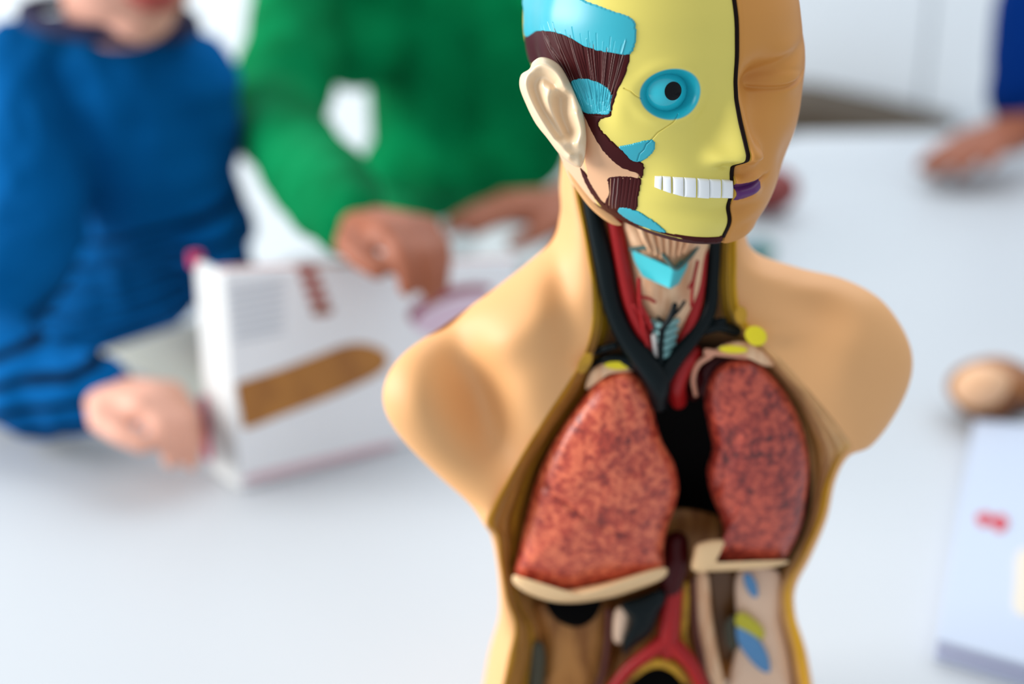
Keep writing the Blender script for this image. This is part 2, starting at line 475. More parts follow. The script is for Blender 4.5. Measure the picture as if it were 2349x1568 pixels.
for t in np.linspace(0, 1, 52):
    x0 = 1238 + 205 * t + _rng.uniform(-5, 5); y0 = 66 + 48 * t + _rng.uniform(-26, 12)
    x1 = 1330 + 70 * t + _rng.uniform(-3, 3); y1 = 250 + _rng.uniform(-30, 10)
    fan.append(((x0, y0), (x1, y1)))
fib = make_fibre(fan)
skull_patch('temporal_muscle', [(1206, 70), (1236, 58), (1288, 66), (1345, 92), (1398, 108), (1444, 112), (1436, 165), (1414, 215), (1403, 255), (1398, 268),
             (1366, 266), (1340, 262), (1322, 222), (1302, 180), (1276, 150), (1240, 150), (1216, 140)], 0.05, m_maroon, fibre=fib,
            label='maroon fan shaped muscle on the temple')
skull_patch('tendon', [(1203, -60), (1204, 30), (1208, 84), (1238, 72), (1290, 80), (1348, 109), (1400, 122), (1440, 126), (1456, 106), (1459, 64), (1446, 40),
             (1405, 25), (1360, 8), (1328, -10), (1310, -60)], 0.075, m_cyan, fibre=make_fibre(fan[::2], 0.02, 0.015), label='large cyan patch above the temple muscle')
skull_patch('tendon', [(1311, 190), (1325, 180), (1350, 180), (1378, 190), (1402, 209), (1403, 235), (1398, 262), (1370, 262), (1342, 259), (1328, 236)],
            0.085, m_cyan, fibre=fib, label='cyan patch at the foot of the temple muscle')
m_cheek = mat('tan_cheek_paint', (222, 172, 132), 0.5, 0.4)
skull_patch('cheek_gland', [(1336, 262), (1364, 300), (1382, 335), (1406, 362), (1436, 382), (1466, 398), (1458, 414), (1430, 412), (1408, 420), (1404, 440),
             (1404, 474), (1372, 452), (1352, 420), (1345, 385), (1338, 330)], 0.05, m_cheek, label='tan strip in front of the ear')
skull_patch('zygomatic_muscle', [(1340, 260), (1372, 264), (1394, 266), (1376, 276), (1374, 290), (1386, 306), (1408, 328), (1430, 345), (1450, 366), (1474, 374),
             (1477, 392), (1471, 410), (1462, 398), (1425, 384), (1392, 356), (1368, 322), (1352, 290)], 0.07, m_maroon, label='maroon band curving under the cheekbone')
mf = make_fibre([((1402 + 9 * k, 408), (1398 + 8 * k, 476)) for k in range(8)], 0.025, 0.025)
skull_patch('jaw_muscle', [(1396, 406), (1430, 402), (1466, 408), (1470, 420), (1464, 450), (1459, 480), (1430, 482), (1402, 486), (1388, 466), (1397, 440), (1394, 420)],
            0.07, m_maroon, fibre=mf, label='maroon muscle on the corner of the jaw')
skull_patch('jaw_strip', [(1331, 386), (1346, 400), (1362, 428), (1386, 464), (1412, 482), (1460, 506), (1515, 530), (1580, 541), (1640, 543), (1664, 538),
             (1668, 548), (1640, 556), (1590, 552), (1520, 536), (1460, 516), (1426, 513), (1398, 492), (1370, 462), (1345, 424)], 0.06, m_maroon, n=200,
            label='maroon strip along the jaw edge')
skull_patch('tendon', [(1417, 480), (1426, 474), (1452, 479), (1490, 500), (1528, 531), (1500, 529), (1450, 509), (1422, 490)], 0.085, m_cyan, label='cyan sliver on the jaw edge')
skull_patch('cheek_tendon', [(1408, 347), (1420, 336), (1452, 329), (1486, 321), (1502, 325), (1500, 345), (1484, 362), (1460, 373), (1430, 371), (1413, 361)], 0.05, m_cyan,
            label='small cyan oval on the cheekbone')

# eyeball in its socket
def ball(name, c, r, material, parent, fwd=None, n=48):
    th = np.linspace(0, np.pi, n // 2 + 1); ph = np.linspace(0, 2 * np.pi, n, endpoint=False)
    T2, P2 = np.meshgrid(th, ph, indexing='ij')
    v = np.stack([np.sin(T2) * np.cos(P2), np.sin(T2) * np.sin(P2), np.cos(T2)], -1).reshape(-1, 3)
    return new_obj(name, c + v * np.asarray(r), grid_faces(n // 2 + 1, n, True), material, parent)
eph = np.array([math.atan2(EYE[0], 5.6)])
er = head_r(eph, np.array([EYE[1]]), False)
ec = head_world(er * np.sin(eph), er * np.cos(eph), np.array([EYE[1]]))[0]
en = LF * math.sin(eph[0] * 0.8) + FW * math.cos(eph[0] * 0.8)
ecen = ec - en * 0.0040 - LF * 0.0010 + UP * 0.0002
m_eye = mat('cyan_eye_gloss', (40, 190, 208), 0.12, 0.6)
eyeball = ball('eyeball', ecen, 0.0112, m_eye, skull)
look = CAMP - ecen; look /= np.linalg.norm(look); look = look + LF * 0.42 - UP * 0.13; look /= np.linalg.norm(look)
def cap_disc(name, c, n, R0, ang, material, parent, lift=0.0002):
    a = np.cross(n, UP); a /= np.linalg.norm(a); b = np.cross(n, a)
    th = np.linspace(0, ang, 10); ph = np.linspace(0, 2 * np.pi, 36, endpoint=False)
    T2, P2 = np.meshgrid(th, ph, indexing='ij')
    v = c + (R0 + lift) * (np.cos(T2)[..., None] * n + np.sin(T2)[..., None] * (np.cos(P2)[..., None] * a + np.sin(P2)[..., None] * b))
    return new_obj(name, v.reshape(-1, 3), grid_faces(10, 36, True), material, parent)
cap_disc('pupil', ecen, look, 0.0112, 0.35, mat('black_pupil_gloss', (2, 4, 5), 0.12, 0.2), skull)

# teeth: seven upper teeth from the seam to the cheek
m_tooth = mat('white_tooth_enamel', (245, 247, 248), 0.25, 0.5)
tx = [1680, 1653, 1626, 1597, 1568, 1541, 1519, 1500]
ty0 = [412, 411, 409, 407, 405, 404, 402, 402]; ty1 = [455, 455, 455, 454, 451, 444, 437, 428]
for k in range(7):
    g = 0.8
    q = [(tx[k] - g, ty0[k]), (tx[k + 1] + g, ty0[k + 1]), (tx[k + 1] + g, ty1[k + 1]), (tx[k] - g, ty1[k])]
    c4 = on_head(q)
    s, t = np.meshgrid(np.linspace(0, 1, 22), np.linspace(0, 1, 26))
    pz = ((1 - s) * (1 - t))[..., None] * c4[0] + (s * (1 - t))[..., None] * c4[1] + (s * t)[..., None] * c4[2] + ((1 - s) * t)[..., None] * c4[3]
    rr = head_r(pz[..., 0], pz[..., 1], False)
    sup = 1 - np.maximum(np.abs(2 * s - 1) ** 8, np.abs(2 * t - 1) ** 9)
    hgt = -0.12 + 0.26 * np.clip(sup, 0, 1) ** 0.35 + 0.02 * (1 - (2 * s - 1) ** 2)
    rr = rr + hgt
    v = head_world(rr * np.sin(pz[..., 0]), rr * np.cos(pz[..., 0]), pz[..., 1])
    new_obj('tooth', v.reshape(-1, 3), grid_faces(26, 22), m_tooth, skull)

# skin half of the face, a thicker layer that stands proud of the seam
FPH = np.radians(np.concatenate([np.linspace(0.5, 1.1, 5), np.linspace(1.25, 90, 300), np.linspace(91, 180, 60)]))
FV = np.concatenate([np.linspace(0, 0.8, 420), np.linspace(0.8, 1, 50)[1:]])
ph2, z2, r2 = head_grid(FPH, FV, True)
edge = np.clip((ph2 - FPH[0]) * 6.0 / 0.22, 0, 1)
r2 = r2 + 0.16 * np.sqrt(1 - (1 - edge) ** 2) - 0.22 * (edge < 0.02)
# lips colour
u2 = r2 * np.sin(ph2)
lipmask = (u2 < 1.55) & (z2 > 1.80 + 0.14 * u2 ** 2) & (z2 < 2.40 + 0.06 * u2 ** 2)
upl = (u2 < 1.9) & (z2 >= 2.40 + 0.06 * u2 ** 2) & (z2 < 2.56 - 0.02 * u2)
FSK = (208, 142, 68)  # darker and oranger than the torso skin: this side's shade is in the colour
cs = np.tile(lin(FSK), (r2.size, 1))
cs[lipmask.ravel()] = lin((92, 40, 104)); cs[upl.ravel()] = lin((120, 60, 104))
V2 = head_world(r2 * np.sin(ph2), r2 * np.cos(ph2), z2)
un2 = [head_world(r2[0] * s * np.sin(ph2[0]), r2[0] * s * np.cos(ph2[0]), z2[0] + dz) for s, dz in ((0.97, 0.01), (0.90, 0.08), (0.78, 0.22))]
V2 = np.concatenate([np.array(un2[::-1]), V2, head_world(r2[-1:] * 0.01 * np.sin(ph2[-1:]), r2[-1:] * 0.01 * np.cos(ph2[-1:]), z2[-1:] + 0.03)], 0)
cs = np.concatenate([np.tile(lin(FSK), (3 * r2.shape[1], 1)), cs, np.tile(lin(FSK), (r2.shape[1], 1))], 0)
facehalf = new_obj('skin_face_half', V2.reshape(-1, 3), grid_faces(V2.shape[0], V2.shape[1]), mat('skin_face_shaded', SKINC, 0.42, 0.3, vcol=True), MODEL, cols=cs)
facehalf['label'] = 'tan skin half of the face with closed eye and purple lips'
# dark joint line between the halves: a thin wall standing in the groove, with a yellow fat layer on its skin side
def seam_wall(name, phd, inner, outer, zlo, zhi, material, th=0.05, skin=False):
    zz_ = np.linspace(zlo, zhi, 300)
    rows = []
    for dphi, dr in ((-th, inner), (-th, outer - 0.03), (-th * 0.5, outer), (th * 0.5, outer), (th, outer - 0.03), (th, inner)):
        p_ = np.full_like(zz_, math.radians(phd)); rr_ = head_r(p_, zz_, skin) + dr
        x_ = rr_ * np.sin(p_) + dphi
        rows.append(head_world(x_, rr_ * np.cos(p_), zz_))
    v = np.array(rows).reshape(-1, 3)
    return new_obj(name, v, grid_faces(6, 300), material, MODEL)
sw = seam_wall('seam_line', -0.25, -0.6, 0.075, -0.02, 13.2, mat('seam_dark', (24, 8, 6), 0.5, 0.1), 0.09)
seam_wall('fat_layer', 0.55, -0.4, 0.03, 0.05, 6.0, mat('fat_yellow', (196, 150, 40), 0.4), 0.03, True)

# ear
EAR = [(1214, 158), (1222, 142), (1240, 131), (1262, 135), (1284, 150), (1302, 178), (1322, 222), (1338, 262), (1345, 305), (1344, 345), (1338, 374), (1328, 384),
       (1306, 374), (1282, 352), (1256, 318), (1228, 282), (1206, 238), (1192, 200), (1195, 172)]
ex, ey = 1335.0, 270.0
Y_ear = head_Y(1338, 280)
def ear_Y(x, y):
    return Y_ear - 0.002 + (1338 - x) * 0.000118 - 0.004 * smoothstep(1340, 1230, x) + (270 - y) * 0.00001
nE, nR = 220, 70
q = catmull(EAR, nE, True)
ctr = np.array([1284.0, 262.0])
rho = np.linspace(0, 1, nR)
pxy = ctr + (q[None] - ctr) * rho[:, None, None]
base = P(pxy[..., 0], pxy[..., 1], ear_Y(pxy[..., 0], pxy[..., 1]))
dirn = CAMP - base.mean((0, 1)); dirn /= np.linalg.norm(dirn)
X, Yp = pxy[..., 0], pxy[..., 1]
RH = np.broadcast_to(rho[:, None], X.shape)
pix = 0.000186                                          # metres per photo pixel at the ear
# rear weight: 1 on the outer (left) rim, 0 on the side fixed to the head
ang = np.arctan2(q[:, 1] - ctr[1], q[:, 0] - ctr[0])
def line_bump(pts, wd): return np.exp(-(seg_dist(pxy.reshape(-1, 2), catmull(pts, 50)) / wd) ** 2).reshape(X.shape)
helix = line_bump([(1296, 205), (1276, 168), (1244, 150), (1216, 166), (1206, 196), (1222, 240), (1252, 290), (1282, 330), (1304, 356)], 11)
groove = line_bump([(1270, 192), (1246, 178), (1230, 196), (1240, 236), (1262, 276), (1282, 310)], 11)
anti = line_bump([(1262, 208), (1258, 236), (1276, 280), (1300, 326)], 11)
conch = line_bump([(1288, 226), (1290, 262), (1304, 300)], 19)
trag = line_bump([(1322, 262), (1330, 300), (1326, 326)], 11)
lobe = line_bump([(1318, 362), (1330, 366)], 20)
notch = line_bump([(1336, 356), (1338, 376)], 7)
h = 0.0035 * helix - 0.0026 * groove + 0.0018 * anti - 0.0065 * conch + 0.0024 * trag + 0.0022 * lobe - 0.002 * notch
h *= 1 - smoothstep(0.96, 1.0, RH)
edgeh = 0.0045 * np.sqrt(np.clip(1 - RH ** 6, 0, 1))
front = base + dirn * (h + edgeh)[..., None]
backs = (base - dirn * (0.004 * np.sqrt(np.clip(1 - RH ** 4, 0, 1)))[..., None])[::-1][1:]
m_ear = mat('ear_plastic', (236, 208, 172), 0.3, 0.5)
ear = new_obj('ear', np.concatenate([front, backs], 0).reshape(-1, 3), grid_faces(2 * nR - 1, nE, True), m_ear, skull)
ear['label'] = 'pale cream ear'
# skin-coloured rim of jaw and neck skin just under the ear
inflate('jaw_skin', [(1300, 376), (1330, 384), (1346, 424), (1370, 462), (1398, 493), (1426, 514), (1410, 516), (1384, 502), (1352, 474), (1326, 440), (1308, 408)],
        head_Y(1352, 440) + 0.006, 0.003, 0.010, m_skin, skull, n=90, rings=16)
# ------------------------------------------------------------------ torso shell: skin, cut edge, cavity
def rows(keys, n):
    return catmull(np.asarray(keys, float), n)
# each row: outline of the body (x, y, Y), outer cut edge (x, y, Y), inner cut edge (x, y, Y)
LEFT = [
 (1290, 330, .700, 1312, 400, .672, 1336, 405, .676), (1284, 420, .700, 1326, 470, .668, 1352, 475, .674),
 (1284, 490, .698, 1338, 530, .664, 1364, 532, .672), (1255, 560, .694, 1348, 590, .661, 1378, 600, .670),
 (1150, 650, .688, 1358, 660, .658, 1392, 680, .668), (1030, 735, .682, 1358, 735, .656, 1398, 748, .667),
 (930, 808, .676, 1342, 805, .654, 1375, 828, .666), (888, 872, .672, 1306, 872, .652, 1350, 892, .668),
 (888, 935, .670, 1258, 945, .650, 1310, 952, .668), (930, 1003, .670, 1208, 1022, .648, 1262, 1020, .668),
 (1000, 1078, .668, 1168, 1092, .646, 1228, 1092, .668), (1072, 1142, .664, 1134, 1155, .645, 1207, 1165, .668),
 (1108, 1188, .660, 1118, 1198, .645, 1196, 1225, .668), (1126, 1222, .664, 1138, 1226, .650, 1190, 1260, .668),
 (1140, 1290, .670, 1147, 1292, .655, 1184, 1310, .670), (1146, 1370, .676, 1160, 1370, .657, 1200, 1390, .672),
 (1142, 1430, .684, 1180, 1434, .657, 1226, 1440, .674), (1122, 1500, .690, 1168, 1502, .655, 1232, 1500, .676),
 (1108, 1575, .694, 1152, 1575, .652, 1222, 1570, .678), (1100, 1620, .698, 1140, 1620, .650, 1215, 1620, .680)]
RIGHT = [
 (1706, 330, .705, 1690, 400, .676, 1655, 405, .678), (1702, 430, .704, 1690, 480, .672, 1652, 480, .676),
 (1703, 510, .702, 1690, 540, .668, 1652, 545, .674), (1730, 575, .698, 1690, 600, .664, 1652, 610, .672),
 (1830, 613, .692, 1690, 660, .662, 1652, 672, .671), (1930, 638, .688, 1700, 715, .660, 1662, 735, .671),
 (2010, 680, .684, 1736, 768, .658, 1700, 792, .672), (2062, 740, .680, 1790, 822, .656, 1752, 846, .673),
 (2090, 805, .678, 1842, 880, .655, 1798, 895, .674), (2086, 870, .677, 1890, 936, .655, 1832, 952, .675),
 (2052, 942, .676, 1930, 988, .656, 1852, 1010, .676), (2000, 1008, .674, 1952, 1022, .658, 1860, 1062, .677),
 (1944, 1038, .672, 1935, 1040, .661, 1863, 1110, .677), (1914, 1095, .674, 1908, 1095, .664, 1860, 1160, .677),
 (1894, 1180, .676, 1890, 1180, .665, 1845, 1215, .677), (1858, 1265, .678, 1853, 1265, .666, 1815, 1280, .678),
 (1822, 1335, .680, 1818, 1335, .666, 1782, 1345, .680), (1822, 1400, .682, 1818, 1400, .665, 1780, 1410, .682),
 (1846, 1480, .685, 1842, 1480, .664, 1800, 1490, .684), (1862, 1575, .688, 1857, 1575, .662, 1812, 1575, .686), (1870, 1620, .69, 1865, 1620, .66, 1818, 1620, .688)]
NR = 240
KL, KR = rows(LEFT, NR), rows(RIGHT, NR)
SL, CL, IL = (P(KL[:, 3 * i], KL[:, 3 * i + 1], KL[:, 3 * i + 2]) for i in range(3))
SR, CR, IR = (P(KR[:, 3 * i], KR[:, 3 * i + 1], KR[:, 3 * i + 2]) for i in range(3))
BK_ = (SL + SR) / 2; BK_[:, 1] = np.maximum(SL[:, 1], SR[:, 1]) + smooth_interp(np.arange(NR), [0, 60, 110, 239], [.03, .035, .06, .06], 12)
def wrap_skin(C, S, sign):
    us = np.linspace(0, 1, 70) * math.pi / 2
    out = []
    for a in us:
        k, d = math.sin(a), 1 - math.cos(a)
        p = C + (S - C) * np.array([k, d, k]) * np.ones(3)
        out.append(p)
    out = np.array(out)                                         # (70, NR, 3)
    bs = np.linspace(0, 1, 40)[1:] * math.pi / 2
    back = []
    for a in bs:
        k, d = math.sin(a), 1 - math.cos(a)
        q_ = S + (BK_ - S) * np.array([d, k, d]); q_[:, 2] -= 0.55 * (q_[:, 1] - S[:, 1]) * (1 - smoothstep(900, 1150, KL[:, 1])); back.append(q_)
    return np.concatenate([out, np.array(back)], 0)
def dent(v, px, py, sx, sy, rot, depth):
    """push the surface back by depth around a place on the chest"""
    x, y = project(v); c, s = math.cos(rot), math.sin(rot)
    dx, dy = x - px, y - py
    g = np.exp(-0.5 * (((dx * c + dy * s) / sx) ** 2 + ((-dx * s + dy * c) / sy) ** 2))
    d = CAMP - np.array([0.07, 0.66, 0.3]); d /= np.linalg.norm(d)
    return v - d * (depth * g)[..., None]
skL, skR = wrap_skin(CL, SL, -1), wrap_skin(CR, SR, 1)
nf = 70
fl = skL[:nf]; 
fl = dent(fl, 1090, 915, 52, 120, -0.35, 0.024)
fl = dent(fl, 965, 930, 80, 90, 0.3, -0.010)
fl = dent(fl, 1190, 770, 110, 40, -0.55, -0.006)
fl = dent(fl, 1285, 640, 30, 120, -0.1, 0.006)
fl = dent(fl, 1215, 880, 60, 80, 0.6, -0.004)
skL[:nf] = fl
fr = skR[:nf]
fr = dent(fr, 1960, 780, 60, 110, 0.3, -0.006)
fr = dent(fr, 1850, 700, 90, 40, 0.4, 0.006)
skR[:nf] = fr
nL = skL.shape[0]
vv = np.concatenate([skL.reshape(-1, 3), skR.reshape(-1, 3)], 0)
ff = np.concatenate([grid_faces(nL, NR), grid_faces(nL, NR, base=nL * NR)[:, ::-1]], 0)
torso = new_obj('torso_shell', vv, ff, m_skin, MODEL)
bm = bmesh.new(); bm.from_mesh(torso.data); bmesh.ops.remove_doubles(bm, verts=bm.verts, dist=1e-5)
bmesh.ops.recalc_face_normals(bm, faces=bm.faces); bm.to_mesh(torso.data); bm.free()
torso['label'] = 'tan skin of the shoulders and sides'

# cut edge: layered band between skin and cavity
m_cut = mat('cut_layers_paint', (170, 115, 50), 0.38, 0.45, vcol=True, c2=(255, 255, 255), scale=90, lo=0.3, hi=0.7, stretch=(1.6, 1.6, 0.35))
def cut_band(C, I, pal, name, swap):
    n = 46; s = np.linspace(0, 1, n)
    b = C[None] + (I - C)[None] * s[:, None, None]
    d = CAMP - C.mean(0); d /= np.linalg.norm(d)
    prof = 0.0022 * np.sin(np.pi * np.clip(s * 1.15, 0, 1)) ** 0.6 + 0.0005 * np.sin(s * 26)
    b = b + d * prof[:, None, None]
    r = np.arange(NR)
    wob = 0.05 * np.sin(r * 0.11) + 0.03 * np.sin(r * 0.31 + 1)
    ss = np.clip(s[:, None] + wob[None] * s[:, None] * (1 - s[:, None]) * 4, 0, 1)
    xs = [p[0] for p in pal]
    col = np.stack([np.interp(ss, xs, [lin(p[1])[k] for p in pal]) for k in range(3)], -1)
    if swap:
        tn = (smoothstep(740, 800, KR[:, 4]) * (1 - smoothstep(1000, 1060, KR[:, 4])))[None, :, None] * (1 - smoothstep(.4, .8, ss))[..., None]
        col = col * (1 - tn) + lin((224, 176, 120)) * tn
    nk = (1 - smoothstep(700, 800, KL[:, 4]))[None, :, None] * 0.8
    col = col * (1 - nk) + lin((232, 178, 16)) * nk * (0.75 + 0.25 * np.sin(ss * 20))[..., None]
    f = grid_faces(n, NR)
    return new_obj(name, b.reshape(-1, 3), f[:, ::-1] if swap else f, m_cut, torso, cols=col.reshape(-1, 3))
cut_band(CL, IL, [(0, (206, 150, 20)), (.08, (200, 144, 24)), (.2, (160, 106, 34)), (.45, (178, 124, 58)), (.62, (140, 90, 28)), (.78, (190, 140, 40)), (1, (150, 96, 40))], 'cut_edge', False)
cut_band(CR, IR, [(0, (226, 172, 20)), (.26, (218, 164, 22)), (.42, (206, 156, 80)), (.6, (222, 172, 120)), (.8, (190, 136, 70)), (1, (206, 156, 100))], 'cut_edge', True)

# cavity
ns = 60; s = np.linspace(0, 1, ns)
pyrow = (KL[:, 7] + KR[:, 7]) / 2
depth = smooth_interp(pyrow, [400, 560, 760, 860, 950, 1300, 1400, 1700], [0.012, .014, .016, .03, .045, .045, .03, .03], 25)
pf = np.sin(np.pi * s) ** 0.45
cav = IL[None] + (IR - IL)[None] * s[:, None, None]
cav[..., 1] += depth[None] * pf[:, None]
cN, cD, cLo = lin((214, 165, 115)), lin((9, 4, 4)), lin((196, 138, 76))  # near-black middle tone paints in the shade deep inside the chest
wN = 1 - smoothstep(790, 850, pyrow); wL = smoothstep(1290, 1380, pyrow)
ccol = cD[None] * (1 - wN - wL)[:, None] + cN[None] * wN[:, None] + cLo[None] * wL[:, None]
m_cav = mat('cavity_paint_shaded', (120, 80, 50), 0.5, 0.12, vcol=True, c2=(255, 255, 255), scale=40, lo=0.35, hi=0.65)
cavo = new_obj('chest_cavity', cav.reshape(-1, 3), grid_faces(ns, NR)[:, ::-1], m_cav, torso, cols=np.tile(ccol[None], (ns, 1, 1)).reshape(-1, 3))

# ------------------------------------------------------------------ lungs
def lung_mat(name, a, b, c):
    m = mat(name, a, 0.36, 0.65)
    nt = m.node_tree; N = nt.nodes; Lk = nt.links; bs = N['Principled BSDF']
    tc = N.new('ShaderNodeTexCoord')
    n1 = N.new('ShaderNodeTexNoise'); n1.inputs['Scale'].default_value = 225; n1.inputs['Detail'].default_value = 5; n1.inputs['Distortion'].default_value = 0.8
    n2 = N.new('ShaderNodeTexNoise'); n2.inputs['Scale'].default_value = 45; n2.inputs['Detail'].default_value = 2
    ad = N.new('ShaderNodeMath'); ad.operation = 'MULTIPLY_ADD'; ad.inputs[1].default_value = 0.35
    cr = N.new('ShaderNodeValToRGB'); e = cr.color_ramp.elements
    e[0].position = 0.45; e[0].color = L4(a); e[1].position = 0.80; e[1].color = L4(c)
    m2 = e.new(0.61); m2.color = L4(b)
    for n in (n1, n2): Lk.new(tc.outputs['Object'], n.inputs['Vector'])
    Lk.new(n2.outputs[0], ad.inputs[0]); Lk.new(n1.outputs[0], ad.inputs[2]); Lk.new(ad.outputs[0], cr.inputs[0])
    Lk.new(cr.outputs[0], bs.inputs['Base Color'])
    bp = N.new('ShaderNodeBump'); bp.inputs['Strength'].default_value = 0.35; bp.inputs['Distance'].default_value = 0.001
    Lk.new(n1.outputs[0], bp.inputs['Height']); Lk.new(bp.outputs[0], bs.inputs['Normal'])
    return m
m_lungA = lung_mat('lung_paint_orange', (108, 24, 18), (190, 66, 44), (236, 118, 80))
m_lungB = lung_mat('lung_paint_dark', (78, 16, 16), (146, 42, 33), (202, 84, 60))
m_cream = mat('cream_lung_base', (236, 196, 146), 0.35, 0.45)
LUNG_L = [(1398, 862), (1432, 850), (1464, 862), (1490, 900), (1502, 955), (1518, 1010), (1546, 1062), (1556, 1112), (1550, 1155), (1532, 1205), (1522, 1255),
          (1516, 1312), (1450, 1326), (1380, 1341), (1300, 1357), (1232, 1348), (1182, 1322), (1188, 1270), (1203, 1205), (1218, 1145), (1238, 1080), (1276, 1002), (1330, 922), (1368, 878)]
LUNG_R = [(1690, 824), (1732, 830), (1772, 862), (1812, 915), (1842, 985), (1856, 1062), (1850, 1140), (1838, 1205), (1814, 1258), (1788, 1288), (1720, 1294), (1640, 1292),
          (1648, 1258), (1660, 1222), (1650, 1180), (1632, 1135), (1622, 1080), (1634, 1028), (1626, 980), (1616, 925), (1626, 872), (1652, 838)]
def lungY(x, y): return 0.660 + 0.0 * x + (y - 850) * 0.000006
lungL = inflate('lung', LUNG_L, 0.66, 0.024, 0.020, m_lungA, MODEL, n=260, rings=70, power=2.4, center=(1385, 1150), noise=0.0007, nfreq=160,
                groove=[([(1222, 1098), (1290, 1150), (1360, 1200), (1440, 1232)], 5, 0.0016), ([(1420, 880), (1438, 980), (1450, 1080)], 18, 0.0012)], yfun=lungY)
lungL['label'] = 'broad orange-red lung with a fissure line'
lungR = inflate('lung', LUNG_R, 0.66, 0.022, 0.020, m_lungB, MODEL, n=260, rings=70, power=2.4, center=(1738, 1080), noise=0.0008, nfreq=150,
                groove=[([(1690, 1000), (1672, 1040), (1662, 1090), (1620, 1160)], 14, 0.0022)], yfun=lambda x, y: lungY(x, y) + 0.004)
lungR['label'] = 'narrow dark red lung with a notch for the heart'
inflate('lung_base', [(1180, 1318), (1206, 1336), (1248, 1349), (1300, 1352), (1350, 1344), (1410, 1330), (1520, 1300), (1521, 1326), (1450, 1355), (1390, 1372), (1320, 1382), (1260, 1378), (1206, 1358), (1178, 1336)],
        0.652, 0.010, 0.015, m_cream, lungL, n=120, rings=24, center=(1335, 1366), power=2)
inflate('lung_base', [(1600, 1246), (1640, 1236), (1664, 1240), (1650, 1270), (1648, 1288), (1720, 1290), (1790, 1284), (1808, 1290), (1750, 1304), (1620, 1311), (1610, 1314), (1586, 1304), (1590, 1270)],
        0.656, 0.008, 0.012, m_cream, lungR, n=120, rings=24, center=(1640, 1290), power=3)

# ------------------------------------------------------------------ neck and chest vessels, larynx
m_vein = mat('dark_teal_vein', (6, 18, 21), 0.3, 0.16)
m_art = mat('red_artery', (166, 24, 26), 0.32, 0.3)
m_artd = mat('dark_red_vessel', (66, 8, 12), 0.35, 0.2)
m_flesh = mat('pale_flesh_paint', (238, 196, 156), 0.38, 0.45, c2=(222, 168, 126), scale=60, stretch=(3, 1, 0.6))
m_must = mat('mustard_paint', (198, 148, 24), 0.4, 0.45, c2=(150, 104, 18), scale=120, lo=.4, hi=.7)
m_yel = mat('yellow_bone_section', (240, 220, 20), 0.35, 0.45)
m_pink = mat('pink_rim_paint', (226, 160, 130), 0.35, 0.45)
larynx = inflate('larynx', [(1432, 500), (1520, 505), (1620, 510), (1622, 600), (1612, 690), (1570, 760), (1530, 800), (1494, 770), (1462, 710), (1446, 620), (1436, 560)],
                 0.666, 0.014, 0.006, m_flesh, MODEL, n=100, rings=24)
larynx['label'] = 'pale windpipe and throat in the open neck'
# thyroid cartilage: a two-sided shield
def shield(name, L, Mid, Rr, Yl, Ym, Yr, material, parent, th=0.003):
    """folded plate: three columns of points"""
    cols_ = [P(np.array(c)[:, 0], np.array(c)[:, 1], yv) for c, yv in ((L, Yl), (Mid, Ym), (Rr, Yr))]
    n = 24
    cs_ = [catmull(c, n) for c in cols_]
    m_ = 14
    seg = [cs_[0] + (cs_[1] - cs_[0]) * k / m_ for k in range(m_)] + [cs_[1] + (cs_[2] - cs_[1]) * k / m_ for k in range(m_ + 1)]
    f_ = np.array(seg); b_ = f_ + np.array([0, th, 0])
    loop = np.concatenate([f_, b_[::-1]], 0)
    o = new_obj(name, loop.reshape(-1, 3), grid_faces(len(loop), n), material, parent)
    return o
m_cart = mat('cyan_cartilage', (70, 200, 210), 0.35, 0.45)
shield('thyroid_cartilage', [(1448, 572), (1456, 600), (1474, 634)], [(1548, 618), (1544, 640), (1538, 662)], [(1604, 562), (1598, 596), (1576, 640)],
       0.656, 0.645, 0.662, m_cart, larynx)
shield('thyroid_cartilage', [(1446, 572), (1470, 568), (1500, 566)], [(1500, 568), (1525, 590), (1550, 618)], [(1550, 618), (1580, 595), (1606, 560)],
       0.657, 0.652, 0.655, mat('cartilage_rim_grey_teal', (70, 100, 96), 0.4), larynx, 0.004) if False else None
vessel('cartilage_rim', [(1448, 571), (1500, 568), (1526, 590), (1550, 616), (1580, 592), (1606, 558)], [.656, .652, .649, .646, .652, .660], 5, mat('cartilage_rim_grey_teal', (70, 104, 100), 0.4), larynx)
for k in range(7):
    vessel('throat_fibre', [(1466 + 20 * k, 512), (1480 + 17 * k, 548), (1492 + 13 * k, 572 + 24 * (1 - abs(k - 3.2) / 3.5))], [.653, .651, .650], [7, 7, 5], m_flesh, larynx, n=16)
for k in range(5):
    yy = 744 + 17 * k; hw = 26 - 3 * k
    vessel('windpipe_ring', [(1524 - hw, yy - 6), (1520, yy + 3), (1526 + hw, yy - 8)], [.655, .651, .656], [8, 8, 8], mat('windpipe_teal', (120, 168, 168), 0.2), larynx, n=16)
vessel('jugular_vein', [(1350, 440), (1368, 520), (1385, 600), (1402, 690), (1432, 765), (1472, 820), (1508, 872), (1512, 925)], [.668, .664, .661, .658, .655, .652, .65, .655],
       [17, 21, 23, 23, 24, 28, 30, 20], m_vein, MODEL)
vessel('jugular_vein', [(1640, 500), (1638, 570), (1634, 650), (1626, 715), (1592, 770), (1550, 822), (1515, 872)], [.670, .667, .664, .660, .657, .653, .65],
       [14, 16, 16, 17, 18, 20, 24], m_vein, MODEL)
vessel('carotid_artery', [(1402, 470), (1416, 540), (1432, 630), (1450, 705), (1480, 772), (1506, 822)], [.666, .662, .659, .657, .656, .658], [16, 18, 18, 18, 19, 18], m_art, MODEL)
vessel('carotid_artery', [(1616, 500), (1610, 570), (1604, 650), (1594, 712), (1572, 770), (1546, 812)], [.668, .664, .662, .660, .659, .660], [12, 14, 14, 14, 14, 12], m_art, MODEL)
